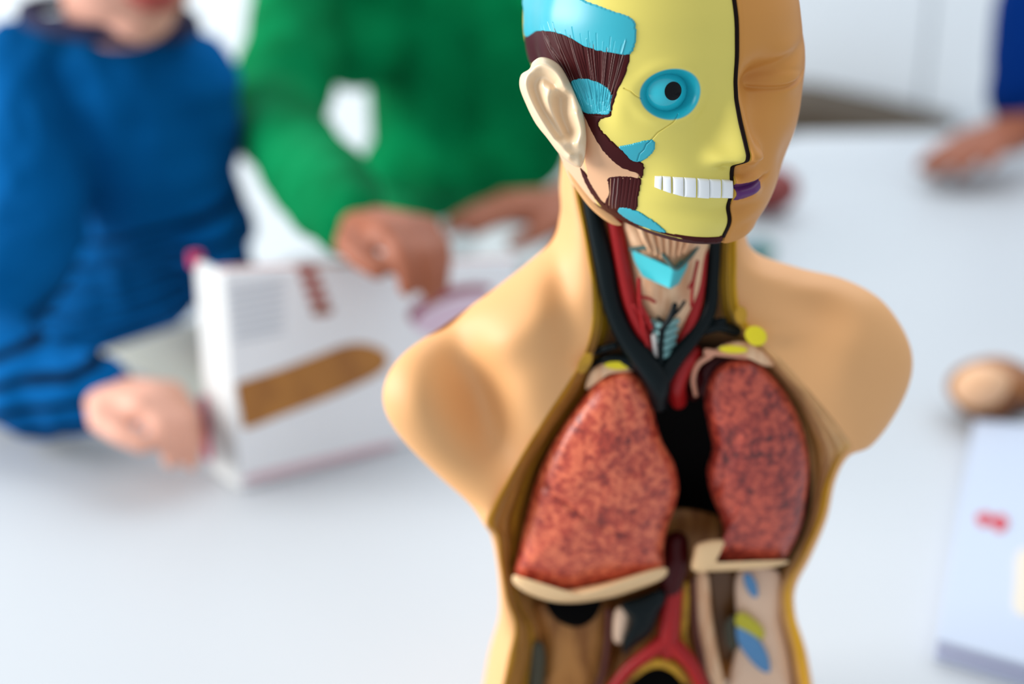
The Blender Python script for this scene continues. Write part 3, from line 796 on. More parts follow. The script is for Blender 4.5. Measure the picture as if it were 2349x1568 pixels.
vessel('collarbone_vein', [(1478, 842), (1430, 826), (1388, 826), (1352, 846)], [.655, .655, .658, .664], [20, 14, 13, 12], m_vein, MODEL)
vessel('collarbone_vein', [(1352, 812), (1384, 800), (1410, 792)], [.662, .657, .655], [8, 9, 8], m_vein, MODEL)
vessel('collarbone_vein', [(1616, 756), (1650, 748), (1688, 758)], [.66, .659, .664], [13, 13, 14], m_vein, MODEL)
vessel('collarbone_vein', [(1634, 738), (1660, 735), (1620, 745)], [.66, .659, .664], [8, 8, 8], m_vein, MODEL)
for pts, r in (([(1466, 640), (1468, 690), (1474, 740), (1484, 790)], 5), ([(1468, 680), (1488, 684), (1502, 692)], 4), ([(1470, 700), (1486, 730), (1494, 752)], 5),
               ([(1600, 600), (1590, 650), (1586, 700)], 4), ([(1592, 640), (1580, 660)], 3), ([(1454, 700), (1466, 716), (1480, 742)], 4)):
    vessel('thyroid_artery', pts, .6515, r, m_art, larynx, n=16)
for pts, r in (([(1517, 756), (1534, 734), (1544, 712), (1548, 700)], 7), ([(1534, 734), (1556, 712), (1570, 692)], 4), ([(1510, 728), (1526, 742)], 4), ([(1520, 752), (1516, 790), (1516, 830)], 7)):
    vessel('thyroid_vein', pts, .6500, r, m_vein, larynx, n=16)
vessel('pale_nerve', [(1500, 770), (1504, 800), (1510, 838)], .652, 7, mat('white_nerve', (214, 206, 200), 0.25), larynx, n=12)
vessel('pale_nerve', [(1530, 838), (1556, 806), (1584, 776)], .655, 6, mat('white_nerve', (214, 206, 200), 0.25), larynx, n=12)
# great vessels over the dark middle
vessel('aortic_branch', [(1590, 810), (1566, 840), (1552, 880), (1556, 918)], [.664, .660, .660, .668], [20, 22, 22, 20], m_art, MODEL)
vessel('aortic_branch', [(1585, 840), (1598, 870), (1590, 905)], [.666, .668, .674], [16, 18, 14], m_artd, MODEL)
inflate('rib_pocket', [(1600, 880), (1606, 850), (1626, 826), (1660, 814), (1700, 818), (1690, 838), (1650, 850), (1628, 880), (1616, 910), (1604, 905)], 0.668, 0.003, 0.006, m_artd, MODEL, n=60, rings=12)
vessel('rib_rim', [(1596, 905), (1590, 868), (1602, 834), (1632, 812), (1620, 806), (1718, 818)], [.664, .661, .659, .658, .657, .658], [5, 6, 7, 8, 8, 6], m_pink, MODEL)
inflate('first_rib', [(1640, 802), (1670, 786), (1712, 784), (1752, 806), (1776, 836), (1750, 838), (1716, 816), (1620, 812), (1646, 816)], 0.659, 0.004, 0.006, m_flesh, MODEL, n=70, rings=14)
inflate('first_rib', [(1346, 872), (1360, 846), (1394, 828), (1430, 826), (1456, 836), (1452, 852), (1424, 854), (1392, 862), (1360, 886), (1344, 892)], 0.657, 0.004, 0.006, m_flesh, MODEL, n=70, rings=14)
def spot(px, py, rx, ry, Y, rot=0.0, name='bone_section'):
    a = np.linspace(0, 2 * np.pi, 14, endpoint=False)
    return inflate(name, [(px + rx * math.cos(t) * math.cos(rot) - ry * math.sin(t) * math.sin(rot), py + rx * math.cos(t) * math.sin(rot) + ry * math.sin(t) * math.cos(rot)) for t in a],
                   Y, 0.0004, 0.004, m_yel, torso, n=40, rings=10)
spot(1734, 770, 26, 22, .6535, 0.5)
spot(1682, 801, 33, 9, .6545, 0.05)
spot(1416, 838, 30, 9, .6525, 0.05)
spot(1700, 722, 14, 20, .6555).data.materials[0] = m_must
spot(1342, 832, 14, 26, .6495, 0.5).data.materials[0] = m_must

# ------------------------------------------------------------------ belly: below the lungs
m_brown = mat('brown_belly_wall', (192, 132, 70), 0.42, 0.3, c2=(140, 86, 36), scale=30, stretch=(3, 1, .6))
m_dark = mat('black_hollow_shade', (3, 3, 3), 0.6, 0.04)  # flat black standing in for shade inside the belly hollows
m_blue = mat('blue_patch_paint', (84, 138, 186), 0.4, 0.45)
m_gy = mat('yellow_green_patch', (190, 180, 40), 0.4, 0.45)
m_pale = mat('pale_pink_wall', (236, 200, 172), 0.4, 0.45)
def piece(name, out, Y, f, b, m, n=80, r=16, pw=2.0, parent=MODEL):
    return inflate(name, out, Y, f, b, m, parent, n=n, rings=r, power=pw)
piece('spine_wall', [(1512, 1180), (1640, 1180), (1650, 1240), (1600, 1260), (1590, 1350), (1600, 1500), (1620, 1612), (1400, 1612), (1420, 1480), (1440, 1380), (1520, 1340)], .69, .006, .006, m_brown)
piece('belly_wall', [(1226, 1385), (1300, 1380), (1400, 1378), (1410, 1450), (1392, 1568), (1380, 1620), (1220, 1620), (1232, 1560), (1240, 1470)], .684, .010, .006, m_brown)
piece('spleen_hollow_shade', [(1255, 1378), (1310, 1372), (1376, 1374), (1370, 1408), (1345, 1432), (1315, 1438), (1280, 1424), (1260, 1402)], .672, .003, .006, m_dark)  # raised black piece imitating the shaded hollow under the lung
piece('olive_side_piece', [(1216, 1490), (1240, 1470), (1252, 1500), (1250, 1560), (1240, 1612), (1214, 1612)], .672, .004, .006, mat('dark_olive_paint', (60, 56, 34), 0.4)).name = 'side_muscle'  # dark olive piece at the left side of the belly
piece('duct', [(1412, 1398), (1430, 1390), (1444, 1400), (1440, 1440), (1426, 1474), (1408, 1468), (1406, 1430)], .668, .004, .004, m_pale)
piece('vena_cava', [(1424, 1384), (1470, 1366), (1514, 1350), (1530, 1370), (1512, 1410), (1494, 1452), (1460, 1480), (1430, 1500), (1428, 1470), (1444, 1426)], .666, .008, .006, m_vein)
vessel('gullet', [(1552, 1245), (1550, 1290), (1540, 1345)], [.672, .67, .67], [28, 30, 26], m_artd, MODEL)
vessel('aorta', [(1546, 1345), (1540, 1400), (1534, 1455), (1530, 1490)], [.67, .668, .667, .667], [22, 24, 26, 24], m_art, MODEL)
vessel('iliac_artery', [(1524, 1470), (1484, 1500), (1440, 1535), (1396, 1590)], [.666, .664, .663, .662], [22, 17, 14, 14], m_art, MODEL)
vessel('iliac_artery', [(1534, 1468), (1562, 1496), (1590, 1530), (1618, 1590)], [.666, .664, .663, .662], [22, 20, 17, 16], m_art, MODEL)
vessel('spine_side_strip', [(1572, 1340), (1570, 1400), (1566, 1460), (1584, 1510)], [.674, .673, .673, .674], [11, 12, 10, 8], m_must, MODEL)
vessel('nerve_cord', [(1396, 1400), (1392, 1480), (1384, 1540), (1360, 1600)], .672, [8, 8, 9, 9], mat('brown_red_cord', (92, 34, 24), 0.4), MODEL)
vessel('nerve_cord', [(1590, 1330), (1594, 1420), (1606, 1500), (1640, 1600)], .672, [6, 7, 9, 10], mat('brown_red_cord', (92, 34, 24), 0.4), MODEL)
inflate('pelvis_hollow_shade', [(1440, 1600), (1456, 1548), (1490, 1524), (1520, 1520), (1552, 1536), (1576, 1570), (1584, 1612), (1450, 1612)], .668, .003, .006, m_dark, MODEL, n=60, rings=12)  # black piece imitating the shaded opening of the pelvis
vessel('sacrum_edge', [(1452, 1550), (1480, 1526), (1512, 1518), (1546, 1530), (1572, 1560)], .6635, [8, 12, 13, 12, 8], m_must, MODEL)
piece('loin_muscle', [(1596, 1316), (1624, 1318), (1632, 1400), (1648, 1500), (1668, 1612), (1624, 1612), (1610, 1500), (1598, 1420)], .674, .006, .006, m_flesh)
piece('kidney_hollow', [(1626, 1318), (1690, 1318), (1692, 1400), (1690, 1480), (1668, 1520), (1644, 1480), (1630, 1400)], .684, .002, .004, mat('dark_brown_paint', (104, 66, 28), 0.4))
wallp = piece('side_wall', [(1692, 1314), (1780, 1306), (1792, 1360), (1790, 1420), (1808, 1500), (1822, 1600), (1822, 1620), (1660, 1620), (1672, 1560), (1690, 1460)], .678, .006, .006, m_pale)
def dab(name, out, Y, m): return inflate(name, out, Y, .001, .006, m, wallp, n=50, rings=10)
dab('blue_patch', [(1706, 1318), (1722, 1316), (1736, 1340), (1738, 1368), (1724, 1366), (1710, 1344)], .6715, m_blue)
dab('yellow_patch', [(1688, 1412), (1704, 1404), (1730, 1420), (1752, 1444), (1748, 1466), (1716, 1450), (1690, 1436)], .6705, m_gy)
dab('blue_patch', [(1690, 1436), (1712, 1444), (1742, 1468), (1762, 1504), (1766, 1540), (1744, 1536), (1714, 1506), (1692, 1470)], .6705, m_blue)
dab('olive_patch', [(1664, 1428), (1690, 1410), (1694, 1450), (1690, 1490), (1668, 1480)], .674, mat('dark_olive_paint', (60, 56, 34), 0.4))
# lower body below the frame, standing on the table on a plinth
low = (SL[-1] + SR[-1]) / 2
def ring_at(c, rx, ry, z, n=64):
    a = np.linspace(0, 2 * np.pi, n, endpoint=False)
    return np.stack([c[0] + rx * np.cos(a), c[1] + ry * np.sin(a), np.full(n, z)], -1)
zt = min(SL[-1][2], SR[-1][2]) - 0.001
cx = low[0]; cy = 0.695
rr_ = np.array([ring_at((cx, cy), .010, .010, zt), ring_at((cx, cy), .062, .028, zt), ring_at((cx, cy), .076, .038, zt - 0.004), ring_at((cx, cy), .080, .042, 0.016), ring_at((cx, cy), .01, .01, 0.015)])
new_obj('hip_section', rr_.reshape(-1, 3), grid_faces(5, 64, True), m_skin, MODEL)
pl_ = np.array([ring_at((cx, cy), .001, .001, 0.016), ring_at((cx, cy), .098, .068, 0.016), ring_at((cx, cy), .102, .072, 0.013), ring_at((cx, cy), .102, .072, 0.001), ring_at((cx, cy), .001, .001, 0.001)])
new_obj('plinth', pl_.reshape(-1, 3), grid_faces(5, 64, True), mat('cream_plinth', (225, 215, 195), 0.4), MODEL)
# ------------------------------------------------------------------ bodies grown from tapered limbs, fused into one surface
def capsule(p0, r0, p1, r1, n=14):
    p0 = np.asarray(p0, float); p1 = np.asarray(p1, float); L = np.linalg.norm(p1 - p0)
    if L < 1e-6: p1 = p0 + np.array([0, 0, 1e-4]); L = 1e-4
    m = max(2, int(L / max(min(r0, r1), .004)))
    t = np.linspace(0, 1, m + 1)[:, None]
    return tube_mesh(p0 + (p1 - p0) * t, r0 + (r1 - r0) * t[:, 0], ring=n, n=m + 1)
def ellipsoid(c, r, rot=None, n=24):
    th = np.linspace(0, np.pi, n // 2 + 1); ph = np.linspace(0, 2 * np.pi, n, endpoint=False)
    T2, P2 = np.meshgrid(th, ph, indexing='ij')
    v = np.stack([np.sin(T2) * np.cos(P2), np.sin(T2) * np.sin(P2), np.cos(T2)], -1).reshape(-1, 3) * np.asarray(r)
    if rot is not None: v = v @ np.asarray(rot).T
    return v + np.asarray(c), grid_faces(n // 2 + 1, n, True)
def rotz(a): c, s = math.cos(a), math.sin(a); return np.array([[c, -s, 0], [s, c, 0], [0, 0, 1.0]])
def fuse(name, prims, voxel, material, parent=None, loc=None, smooth=6, displace=None):
    vs_, fs_, k = [], [], 0
    for v, f in prims:
        vs_.append(v); fs_.append(f + k); k += len(v)
    o = new_obj(name, np.concatenate(vs_), np.concatenate(fs_), material, parent, loc)
    bm = bmesh.new(); bm.from_mesh(o.data); bmesh.ops.remove_doubles(bm, verts=bm.verts, dist=1e-6)
    bmesh.ops.recalc_face_normals(bm, faces=bm.faces); bm.to_mesh(o.data); bm.free()
    m = o.modifiers.new('r', 'REMESH'); m.mode = 'VOXEL'; m.voxel_size = voxel; m.use_smooth_shade = True
    s = o.modifiers.new('s', 'SMOOTH'); s.iterations = smooth; s.factor = 0.5
    dg = bpy.context.evaluated_depsgraph_get()
    me = bpy.data.meshes.new_from_object(o.evaluated_get(dg))
    o.modifiers.clear(); old = o.data; o.data = me; me.name = name; bpy.data.meshes.remove(old)
    if displace is not None:
        co = np.zeros(len(me.vertices) * 3); no = np.zeros(len(me.vertices) * 3)
        me.vertices.foreach_get('co', co); me.vertices.foreach_get('normal', no)
        co = co.reshape(-1, 3); no = no.reshape(-1, 3)
        co = co + no * displace(co + ORIGIN[o.name])[:, None]
        me.vertices.foreach_set('co', co.ravel()); me.update()
    me.polygons.foreach_set('use_smooth', np.ones(len(me.polygons), bool))
    if not me.materials: me.materials.append(material)
    return o
def unit(v): v = np.asarray(v, float); return v / np.linalg.norm(v)
def hand(wrist, fwd, palm, size, curl, spread=0.10, thumb_side=1, thumb_in=0.3):
    """palm + five bent fingers; fwd = towards the fingertips, palm = direction the palm faces"""
    f = unit(fwd); p = unit(palm - np.dot(palm, f) * f); s = np.cross(f, p) * thumb_side        # s = thumb side
    S = size; out = []
    kn = []
    for k, o in enumerate((0.36, 0.12, -0.12, -0.34)):              # knuckles, index to little
        b = wrist + f * S * (0.50 - 0.05 * abs(k - 1) * 0.8) + s * S * o * 0.52
        kn.append(b)
        out.append(capsule(wrist + s * S * o * 0.25, S * 0.115, b, S * 0.098))
    out.append(capsule(kn[0], S * 0.095, kn[3], S * 0.085))
    out.append(capsule(wrist + f * S * .1, S * .13, wrist + f * S * .4, S * .13))
    for k, (b, ln) in enumerate(zip(kn, (0.42, 0.47, 0.43, 0.33))):
        d = unit(f + s * spread * (1.5 - k)); c = b; r = S * (0.078 if k < 3 else 0.066); ang = 0
        for seg, (q, cu) in enumerate(((0.45, 0.75), (0.31, 1.0), (0.24, 0.7))):
            ang += curl * cu * (1 + 0.08 * k)
            dd = unit(d * math.cos(ang) + p * math.sin(ang))
            e = c + dd * S * ln * q
            out.append(capsule(c, r, e, r * 0.9)); c = e; r *= 0.9
    b = wrist + f * S * 0.10 + s * S * 0.13
    k1 = b + unit(f * 0.6 + s * 0.75 + p * 0.25) * S * 0.27
    k2 = k1 + unit(f * 0.85 + s * (0.45 - thumb_in) + p * 0.3) * S * 0.20
    k3 = k2 + unit(f * 0.9 + s * (0.15 - thumb_in) + p * 0.35) * S * 0.15
    out += [capsule(b, S * .10, k1, S * .085), capsule(k1, S * .08, k2, S * .072), capsule(k2, S * .072, k3, S * .06)]
    return out
def head_prims(c, s, yaw, pitch=0.0):
    """child's head of height s: cranium, jaw, nose, brow, lips, ears"""
    R_ = rotz(yaw)
    cp_, sp_ = math.cos(pitch), math.sin(pitch)
    Rx = np.array([[1, 0, 0], [0, cp_, -sp_], [0, sp_, cp_]])
    M = R_ @ Rx
    def w(x, y, z): return np.asarray(c) + M @ (np.array([x, y, z]) * s)
    pr = [ellipsoid(w(0, .06, .12), np.array([.335, .40, .38]) * s, M), ellipsoid(w(0, -.10, -.12), np.array([.285, .27, .33]) * s, M),
          ellipsoid(w(0, -.22, -.36), np.array([.13, .11, .10]) * s, M), ellipsoid(w(0, -.20, -.20), np.array([.19, .17, .17]) * s, M),
          capsule(w(0, -.34, .05), .030 * s, w(0, -.43, -.09), .052 * s), ellipsoid(w(.045, -.39, -.1), np.array([.04] * 3) * s), ellipsoid(w(-.045, -.39, -.1), np.array([.04] * 3) * s),
          capsule(w(-.18, -.31, .08), .05 * s, w(.18, -.31, .08), .05 * s),
          ellipsoid(w(.17, -.24, -.1), np.array([.11, .09, .1]) * s, M), ellipsoid(w(-.17, -.24, -.1), np.array([.11, .09, .1]) * s, M)]
    for sx in (-1, 1):
        pr.append(ellipsoid(w(sx * .335, .06, -.02), np.array([.035, .075, .115]) * s, M))
    return pr, w, M
def face_parts(w, M, s, parent, lip, eye=(70, 45, 30)):
    ll = mat('lip_skin', lip, 0.5)
    tube('lips', [w(-.11, -.345, -.232), w(-.05, -.385, -.222), w(0, -.392, -.226), w(.05, -.385, -.222), w(.11, -.345, -.232)], np.array([.008, .022, .024, .022, .008]) * s, ll, parent, n=16)
    tube('lips', [w(-.10, -.345, -.240), w(-.05, -.38, -.258), w(0, -.388, -.262), w(.05, -.38, -.258), w(.10, -.345, -.240)], np.array([.008, .022, .026, .022, .008]) * s, ll, parent, n=16)
    for sx in (-1, 1):
        e = ball('eye', w(sx * .125, -.305, .02), .048 * s, mat('eye_white', (235, 232, 228), 0.2), parent, n=20)
        d = unit(w(sx * .125, -1.0, -.05) - w(sx * .125, 0, .02))
        cap_disc('iris', w(sx * .125, -.305, .02), d, .048 * s, 0.5, mat('brown_iris', eye, 0.2), e, 0.0003)
        tube('eyebrow', [w(sx * .06, -.358, .115), w(sx * .13, -.362, .135), w(sx * .20, -.31, .115)], .014 * s, mat('dark_hair', (40, 28, 20), 0.7), parent, n=10)
def hair_cap(c, s, M, parent, material, name='hair'):
    def wv(x, y, z): return np.asarray(c) + M @ (np.array([x, y, z]) * s)
    th = np.linspace(0, 1, 26); ph = np.linspace(0, 2 * np.pi, 60, endpoint=False)
    T2, P2 = np.meshgrid(th, ph, indexing='ij')
    lim = 1.12 + 1.05 * (0.5 + 0.5 * np.sin(P2)) ** 0.8                   # lower at the nape than at the brow
    A = T2 * lim
    def sheet(k):
        r = np.array([.355, .425, .41]) * k
        v = np.stack([np.sin(A) * np.cos(P2) * r[0], np.sin(A) * np.sin(P2) * r[1] + .06, np.cos(A) * r[2] + .12], -1)
        return v * (1 + 0.012 * np.sin(P2 * 23)[..., None])
    v = np.concatenate([sheet(1.06), sheet(0.93)[::-1]], 0).reshape(-1, 3) * s
    return new_obj(name, np.asarray(c) + v @ M.T, grid_faces(52, 60, True), material, parent)
m_kidA = mat('light_child_skin', (226, 168, 146), 0.5, 0.35, sss=0.1)
m_kidB = mat('brown_child_skin', (154, 90, 64), 0.5, 0.35)
m_hair = mat('dark_hair', (40, 28, 20), 0.7)
m_jeans = mat('dark_trousers', (38, 44, 58), 0.8, 0.2)
def PT(px, py, Y): return P(px, py, Y)

# ------------------------------------------------------------------ child in blue
def legs(cx_, cy_, hip, r, spread):
    out = []
    for sx in (-1, 1):
        h_ = np.array([cx_ + sx * spread, cy_, hip]); k_ = h_ + np.array([0, -.02, (FLOOR - hip) * .5]); a_ = np.array([h_[0], cy_, FLOOR + .060])
        out.append((h_, k_, a_, r))
    return out
def clothe_legs(ls, body, person, shoe_col):
    pr = []
    for h_, k_, a_, r in ls:
        body += [capsule(h_, r * .8, k_, r * .6), capsule(k_, r * .6, a_, r * .42), capsule(a_, r * .4, a_ + np.array([0, -.09, -.03]), r * .35)]
        pr += [capsule(h_, r * 1.12, k_, r * .9), capsule(k_, r * .9, a_ + np.array([0, 0, .02]), r * .72)]
        sh = [ellipsoid(a_ + np.array([0, -.055, -.022]), (.038, .10, .034)), ellipsoid(a_ + np.array([0, .0, -.01]), (.04, .05, .042))]
        fuse('shoe', sh, .005, mat('shoe_' + '%d' % shoe_col[0], shoe_col, 0.6), person)
    hs = ls[0][0]; he = ls[1][0]
    pr.append(capsule(hs, ls[0][3] * 1.15, he, ls[0][3] * 1.15))
    fuse('trousers', pr, .008, m_jeans, person)
bx = PT(300, 300, 1.45)
kidA = empty('person', (bx[0], 1.45, FLOOR), 'child in a blue long sleeved shirt holding the upright book by its edge', 'person', None)
hc = PT(258, -205, 1.405); HS = 0.25; yawA = math.radians(38)
hp, wA, MA = head_prims(hc, HS, yawA, math.radians(8))
chest = PT(285, 205, 1.46); belly = PT(395, 500, 1.47); hipA = np.array([-0.55, 1.52, -0.16])
shL, shR = PT(55, 155, 1.43), PT(440, 190, 1.46)
elL, wrL = PT(-70, 790, 1.17), PT(206, 905, 1.075)
elR, wrR = PT(445, 440, 1.47), PT(510, 650, 1.36)
body = hp + [capsule(hc + np.array([0, .03, -.05]), .06, chest + np.array([0, .01, .03]), .062), capsule(chest, .06, belly, .055), capsule(belly, .055, hipA, .055),
             capsule(shL, .034, PT(70, 510, 1.34), .032), capsule(PT(70, 510, 1.34), .032, elL, .03), capsule(elL, .03, PT(100, 895, 1.10), .028), capsule(PT(100, 895, 1.10), .028, wrL, .022), capsule(shR, .034, elR, .03), capsule(elR, .03, wrR, .022)]
hdir = unit(PT(470, 905, 1.03) - wrL)
body += hand(wrL + hdir * .012, hdir + np.array([0, 0, -.10]), np.array([0.35, -.35, -1.0]), .128, 0.62, thumb_side=-1)
body += hand(wrR, np.array([.3, -.8, .1]), np.array([0, 0, -1.0]), .11, 0.4, thumb_side=1)
clothe_legs(legs(hipA[0], hipA[1], hipA[2], .062, .06), body, kidA, (60, 60, 66))
fuse('body', body, .0042, m_kidA, kidA, smooth=4)
face_parts(wA, MA, HS, kidA, (170, 74, 66))
hair_cap(hc, HS, MA, kidA, m_hair)
# shirt: plain panel above, fine navy stripes below and on the sleeves
def shirt_mat(name, base, dark, period, zsplit):
    m = mat(name, base, 0.9, 0.05)
    nt = m.node_tree; N = nt.nodes; Lk = nt.links; b = N['Principled BSDF']
    geo = N.new('ShaderNodeTexCoord'); sep = N.new('ShaderNodeSeparateXYZ'); Lk.new(geo.outputs['Object'], sep.inputs[0])
    no = N.new('ShaderNodeTexNoise'); no.inputs['Scale'].default_value = 7
    Lk.new(geo.outputs['Object'], no.inputs['Vector'])
    a = N.new('ShaderNodeMath'); a.operation = 'MULTIPLY_ADD'; a.inputs[1].default_value = -0.30
    Lk.new(sep.outputs[0], a.inputs[0]); Lk.new(sep.outputs[2], a.inputs[2])      # slanted stripes
    k = N.new('ShaderNodeMath'); k.operation = 'MULTIPLY_ADD'; k.inputs[1].default_value = 0.03
    Lk.new(no.outputs[0], k.inputs[0]); Lk.new(a.outputs[0], k.inputs[2])
    w = N.new('ShaderNodeMath'); w.operation = 'MULTIPLY'; w.inputs[1].default_value = 2 * math.pi / period
    Lk.new(k.outputs[0], w.inputs[0])
    s = N.new('ShaderNodeMath'); s.operation = 'SINE'; Lk.new(w.outputs[0], s.inputs[0])
    r = N.new('ShaderNodeValToRGB'); r.color_ramp.elements[0].position = 0.35; r.color_ramp.elements[1].position = 0.75
    r.color_ramp.elements[0].color = L4(base); r.color_ramp.elements[1].color = L4(dark)
    Lk.new(s.outputs[0], r.inputs[0])
    cmpn = N.new('ShaderNodeMath'); cmpn.operation = 'LESS_THAN'; cmpn.inputs[1].default_value = zsplit
    Lk.new(k.outputs[0], cmpn.inputs[0])
    mx = N.new('ShaderNodeMix'); mx.data_type = 'RGBA'; mx.inputs[6].default_value = L4(base)
    Lk.new(cmpn.outputs[0], mx.inputs[0]); Lk.new(r.outputs[0], mx.inputs[7])
    Lk.new(mx.outputs[2], b.inputs['Base Color'])
    return m
zsp = PT(380, 440, 1.42)[2] - FLOOR - 0.30 * 0.02
m_blueshirt = shirt_mat('blue_striped_jersey', (0, 84, 146), (0, 10, 30), 0.023, zsp)
def folds(freq, amp, seed, axis=(1, 1, 1)):
    ax = np.asarray(axis, float)
    return lambda p: amp * fbm(p * freq * ax, seed, 3)
shirt = [ellipsoid(PT(272, 160, 1.46), (.100, .075, .07)), capsule(chest + np.array([0, 0, -.01]), .084, PT(345, 400, 1.46), .084), capsule(PT(345, 400, 1.46), .084, belly, .084), capsule(belly, .082, hipA + np.array([0, 0, .04]), .078),
         capsule(shL, .050, PT(70, 510, 1.34), .060), capsule(PT(70, 510, 1.34), .058, elL, .047), capsule(elL, .048, PT(100, 895, 1.10), .045), capsule(PT(100, 895, 1.10), .044, wrL, .036),
         capsule(PT(260, 130, 1.46), .055, shL, .05), capsule(PT(300, 130, 1.46), .055, shR, .05), capsule(shR, .05, elR, .044), capsule(elR, .044, wrR, .034)]
fuse('shirt', shirt, .005, m_blueshirt, kidA, smooth=5, displace=folds(45, .006, 5, (1.1, 1, 1.3)))
# navy collar band round the neck
cc0 = PT(252, 42, 1.41)
a_ = np.linspace(0, 2 * np.pi, 13)
tube('collar', [cc0 + np.array([.080 * math.cos(t), .055 * math.sin(t), .008 * math.cos(t) * -1 + 0.006 * math.sin(t)]) for t in a_], .009, mat('navy_collar', (8, 16, 60), 0.85), kidA, n=60)

# ------------------------------------------------------------------ child in green
gx = PT(1070, 150, 1.86)
kidB = empty('person', (gx[0], 1.9, FLOOR), 'child in a green sweater leaning over the table behind the torso model', 'person', None)
m_green = mat('green_knit', (0, 122, 70), 0.9, 0.05, c2=(0, 96, 52), scale=9)
hcB = PT(1075, -395, 1.84)
hpB, wB, MB_ = head_prims(hcB, .215, math.radians(6), math.radians(14))
chB = PT(1070, 10, 1.90); beB = PT(1065, 280, 1.91); hipB = np.array([beB[0] - .03, 2.18, -0.16])
sL, sR = PT(705, -30, 1.86), PT(1440, -30, 1.88)
eL, wL_ = PT(635, 270, 1.60), PT(815, 510, 1.12)
eR, wR_ = PT(1520, 300, 1.72), PT(1300, 470, 1.50)
bodyB = hpB + [capsule(hcB + np.array([0, .03, -.05]), .05, chB, .05), capsule(chB, .055, beB, .055), capsule(beB, .055, hipB, .06),
               capsule(sL, .04, eL, .032), capsule(eL, .032, wL_, .024), capsule(sR, .04, eR, .032), capsule(eR, .032, wR_, .025)]
hd = unit(PT(1010, 548, 1.045) - wL_)
bodyB += hand(wL_ + hd * .01, hd, np.array([.1, -.30, -1.0]), .128, 0.58, thumb_side=-1)
hd2 = unit(PT(1080, 480, 1.45) - wR_)
bodyB += hand(wR_, hd2, np.array([0, -.1, -1.0]), .15, 0.16, thumb_side=1)
clothe_legs(legs(hipB[0], hipB[1], hipB[2], .068, .065), bodyB, kidB, (90, 90, 96))
fuse('body', bodyB, .0045, m_kidB, kidB, smooth=4)
face_parts(wB, MB_, .215, kidB, (150, 66, 60))
hair_cap(hcB, .215, MB_, kidB, m_hair)
sw_ = [ellipsoid(PT(1085, 0, 1.91), (.165, .09, .10)), capsule(PT(985, 60, 1.91), .088, PT(985, 300, 1.90), .082), capsule(PT(1170, 60, 1.91), .088, PT(1170, 290, 1.90), .082),
       ellipsoid(PT(1060, 364, 1.89), (.135, .095, .050)), capsule(PT(1010, 290, 1.91), .08, hipB + np.array([-.05, 0, .02]), .08), capsule(PT(1150, 290, 1.91), .08, hipB + np.array([.05, 0, .02]), .08),
       capsule(PT(900, -40, 1.89), .075, sL, .070), capsule(PT(1250, -40, 1.89), .075, sR, .070), capsule(PT(860, 40, 1.89), .07, PT(820, 120, 1.80), .05),
       capsule(sL, .070, eL, .054), capsule(eL, .052, PT(730, 405, 1.33), .047), capsule(PT(730, 405, 1.33), .047, wL_, .034), capsule(sR, .070, eR, .055), capsule(eR, .052, wR_ + np.array([.05, .05, 0]), .036)]
fuse('sweater', sw_, .006, m_green, kidB, smooth=5, displace=folds(17, .013, 11, (1.5, 1, .55)))

# ------------------------------------------------------------------ person at the right edge, hand on the table
rx_ = PT(2740, 100, 2.15)
kidC = empty('person', (rx_[0], 2.2, FLOOR), 'person in a navy blue long sleeved top with one hand flat on the table', 'person', None)
hcC = PT(2740, -560, 2.10)
hpC, wC, MC = head_prims(hcC, .22, math.radians(-25), math.radians(12))
sC, eC, wC_ = PT(2480, -230, 2.12), PT(2385, 20, 2.10), PT(2330, 300, 2.02)
chC = PT(2740, -120, 2.18); hipC = np.array([chC[0], 2.26, -0.14])
sC2 = PT(3000, -230, 2.16); eC2 = PT(3080, 40, 2.14); wC2 = PT(3000, 240, 2.05)
bodyC = hpC + [capsule(hcC + np.array([0, .03, -.05]), .05, chC, .05), capsule(chC, .06, hipC, .065), capsule(sC, .04, eC, .034), capsule(eC, .036, wC_, .034),
               capsule(sC2, .04, eC2, .034), capsule(eC2, .034, wC2, .026)]
tgt = T(2150, 372, .050)
bodyC += hand(wC_, unit(tgt - wC_), np.array([.0, -.2, -1.0]), .185, 0.13, thumb_side=-1)
bodyC += hand(wC2, np.array([-.4, -.6, -.1]), np.array([0, 0, -1.0]), .14, 0.3, thumb_side=1)
clothe_legs(legs(hipC[0], hipC[1], hipC[2], .07, .07), bodyC, kidC, (70, 52, 44))
fuse('body', bodyC, .0048, m_kidB, kidC, smooth=4)
face_parts(wC, MC, .22, kidC, (150, 66, 60))
hair_cap(hcC, .22, MC, kidC, m_hair)
shC = [capsule(PT(2660, -150, 2.18), .09, hipC + np.array([-.04, 0, .02]), .09), capsule(PT(2820, -150, 2.18), .09, hipC + np.array([.04, 0, .02]), .09),
       capsule(PT(2690, -260, 2.18), .07, sC, .06), capsule(PT(2790, -260, 2.18), .07, sC2, .06),
       capsule(sC, .065, eC, .062), capsule(eC, .062, PT(2338, 215, 2.04), .050), capsule(sC2, .06, eC2, .055), capsule(eC2, .052, wC2 + np.array([.03, .03, 0]), .04)]
fuse('shirt', shC, .006, mat('navy_blue_knit', (0, 40, 108), 0.9, 0.05), kidC, smooth=5, displace=folds(30, .006, 21))

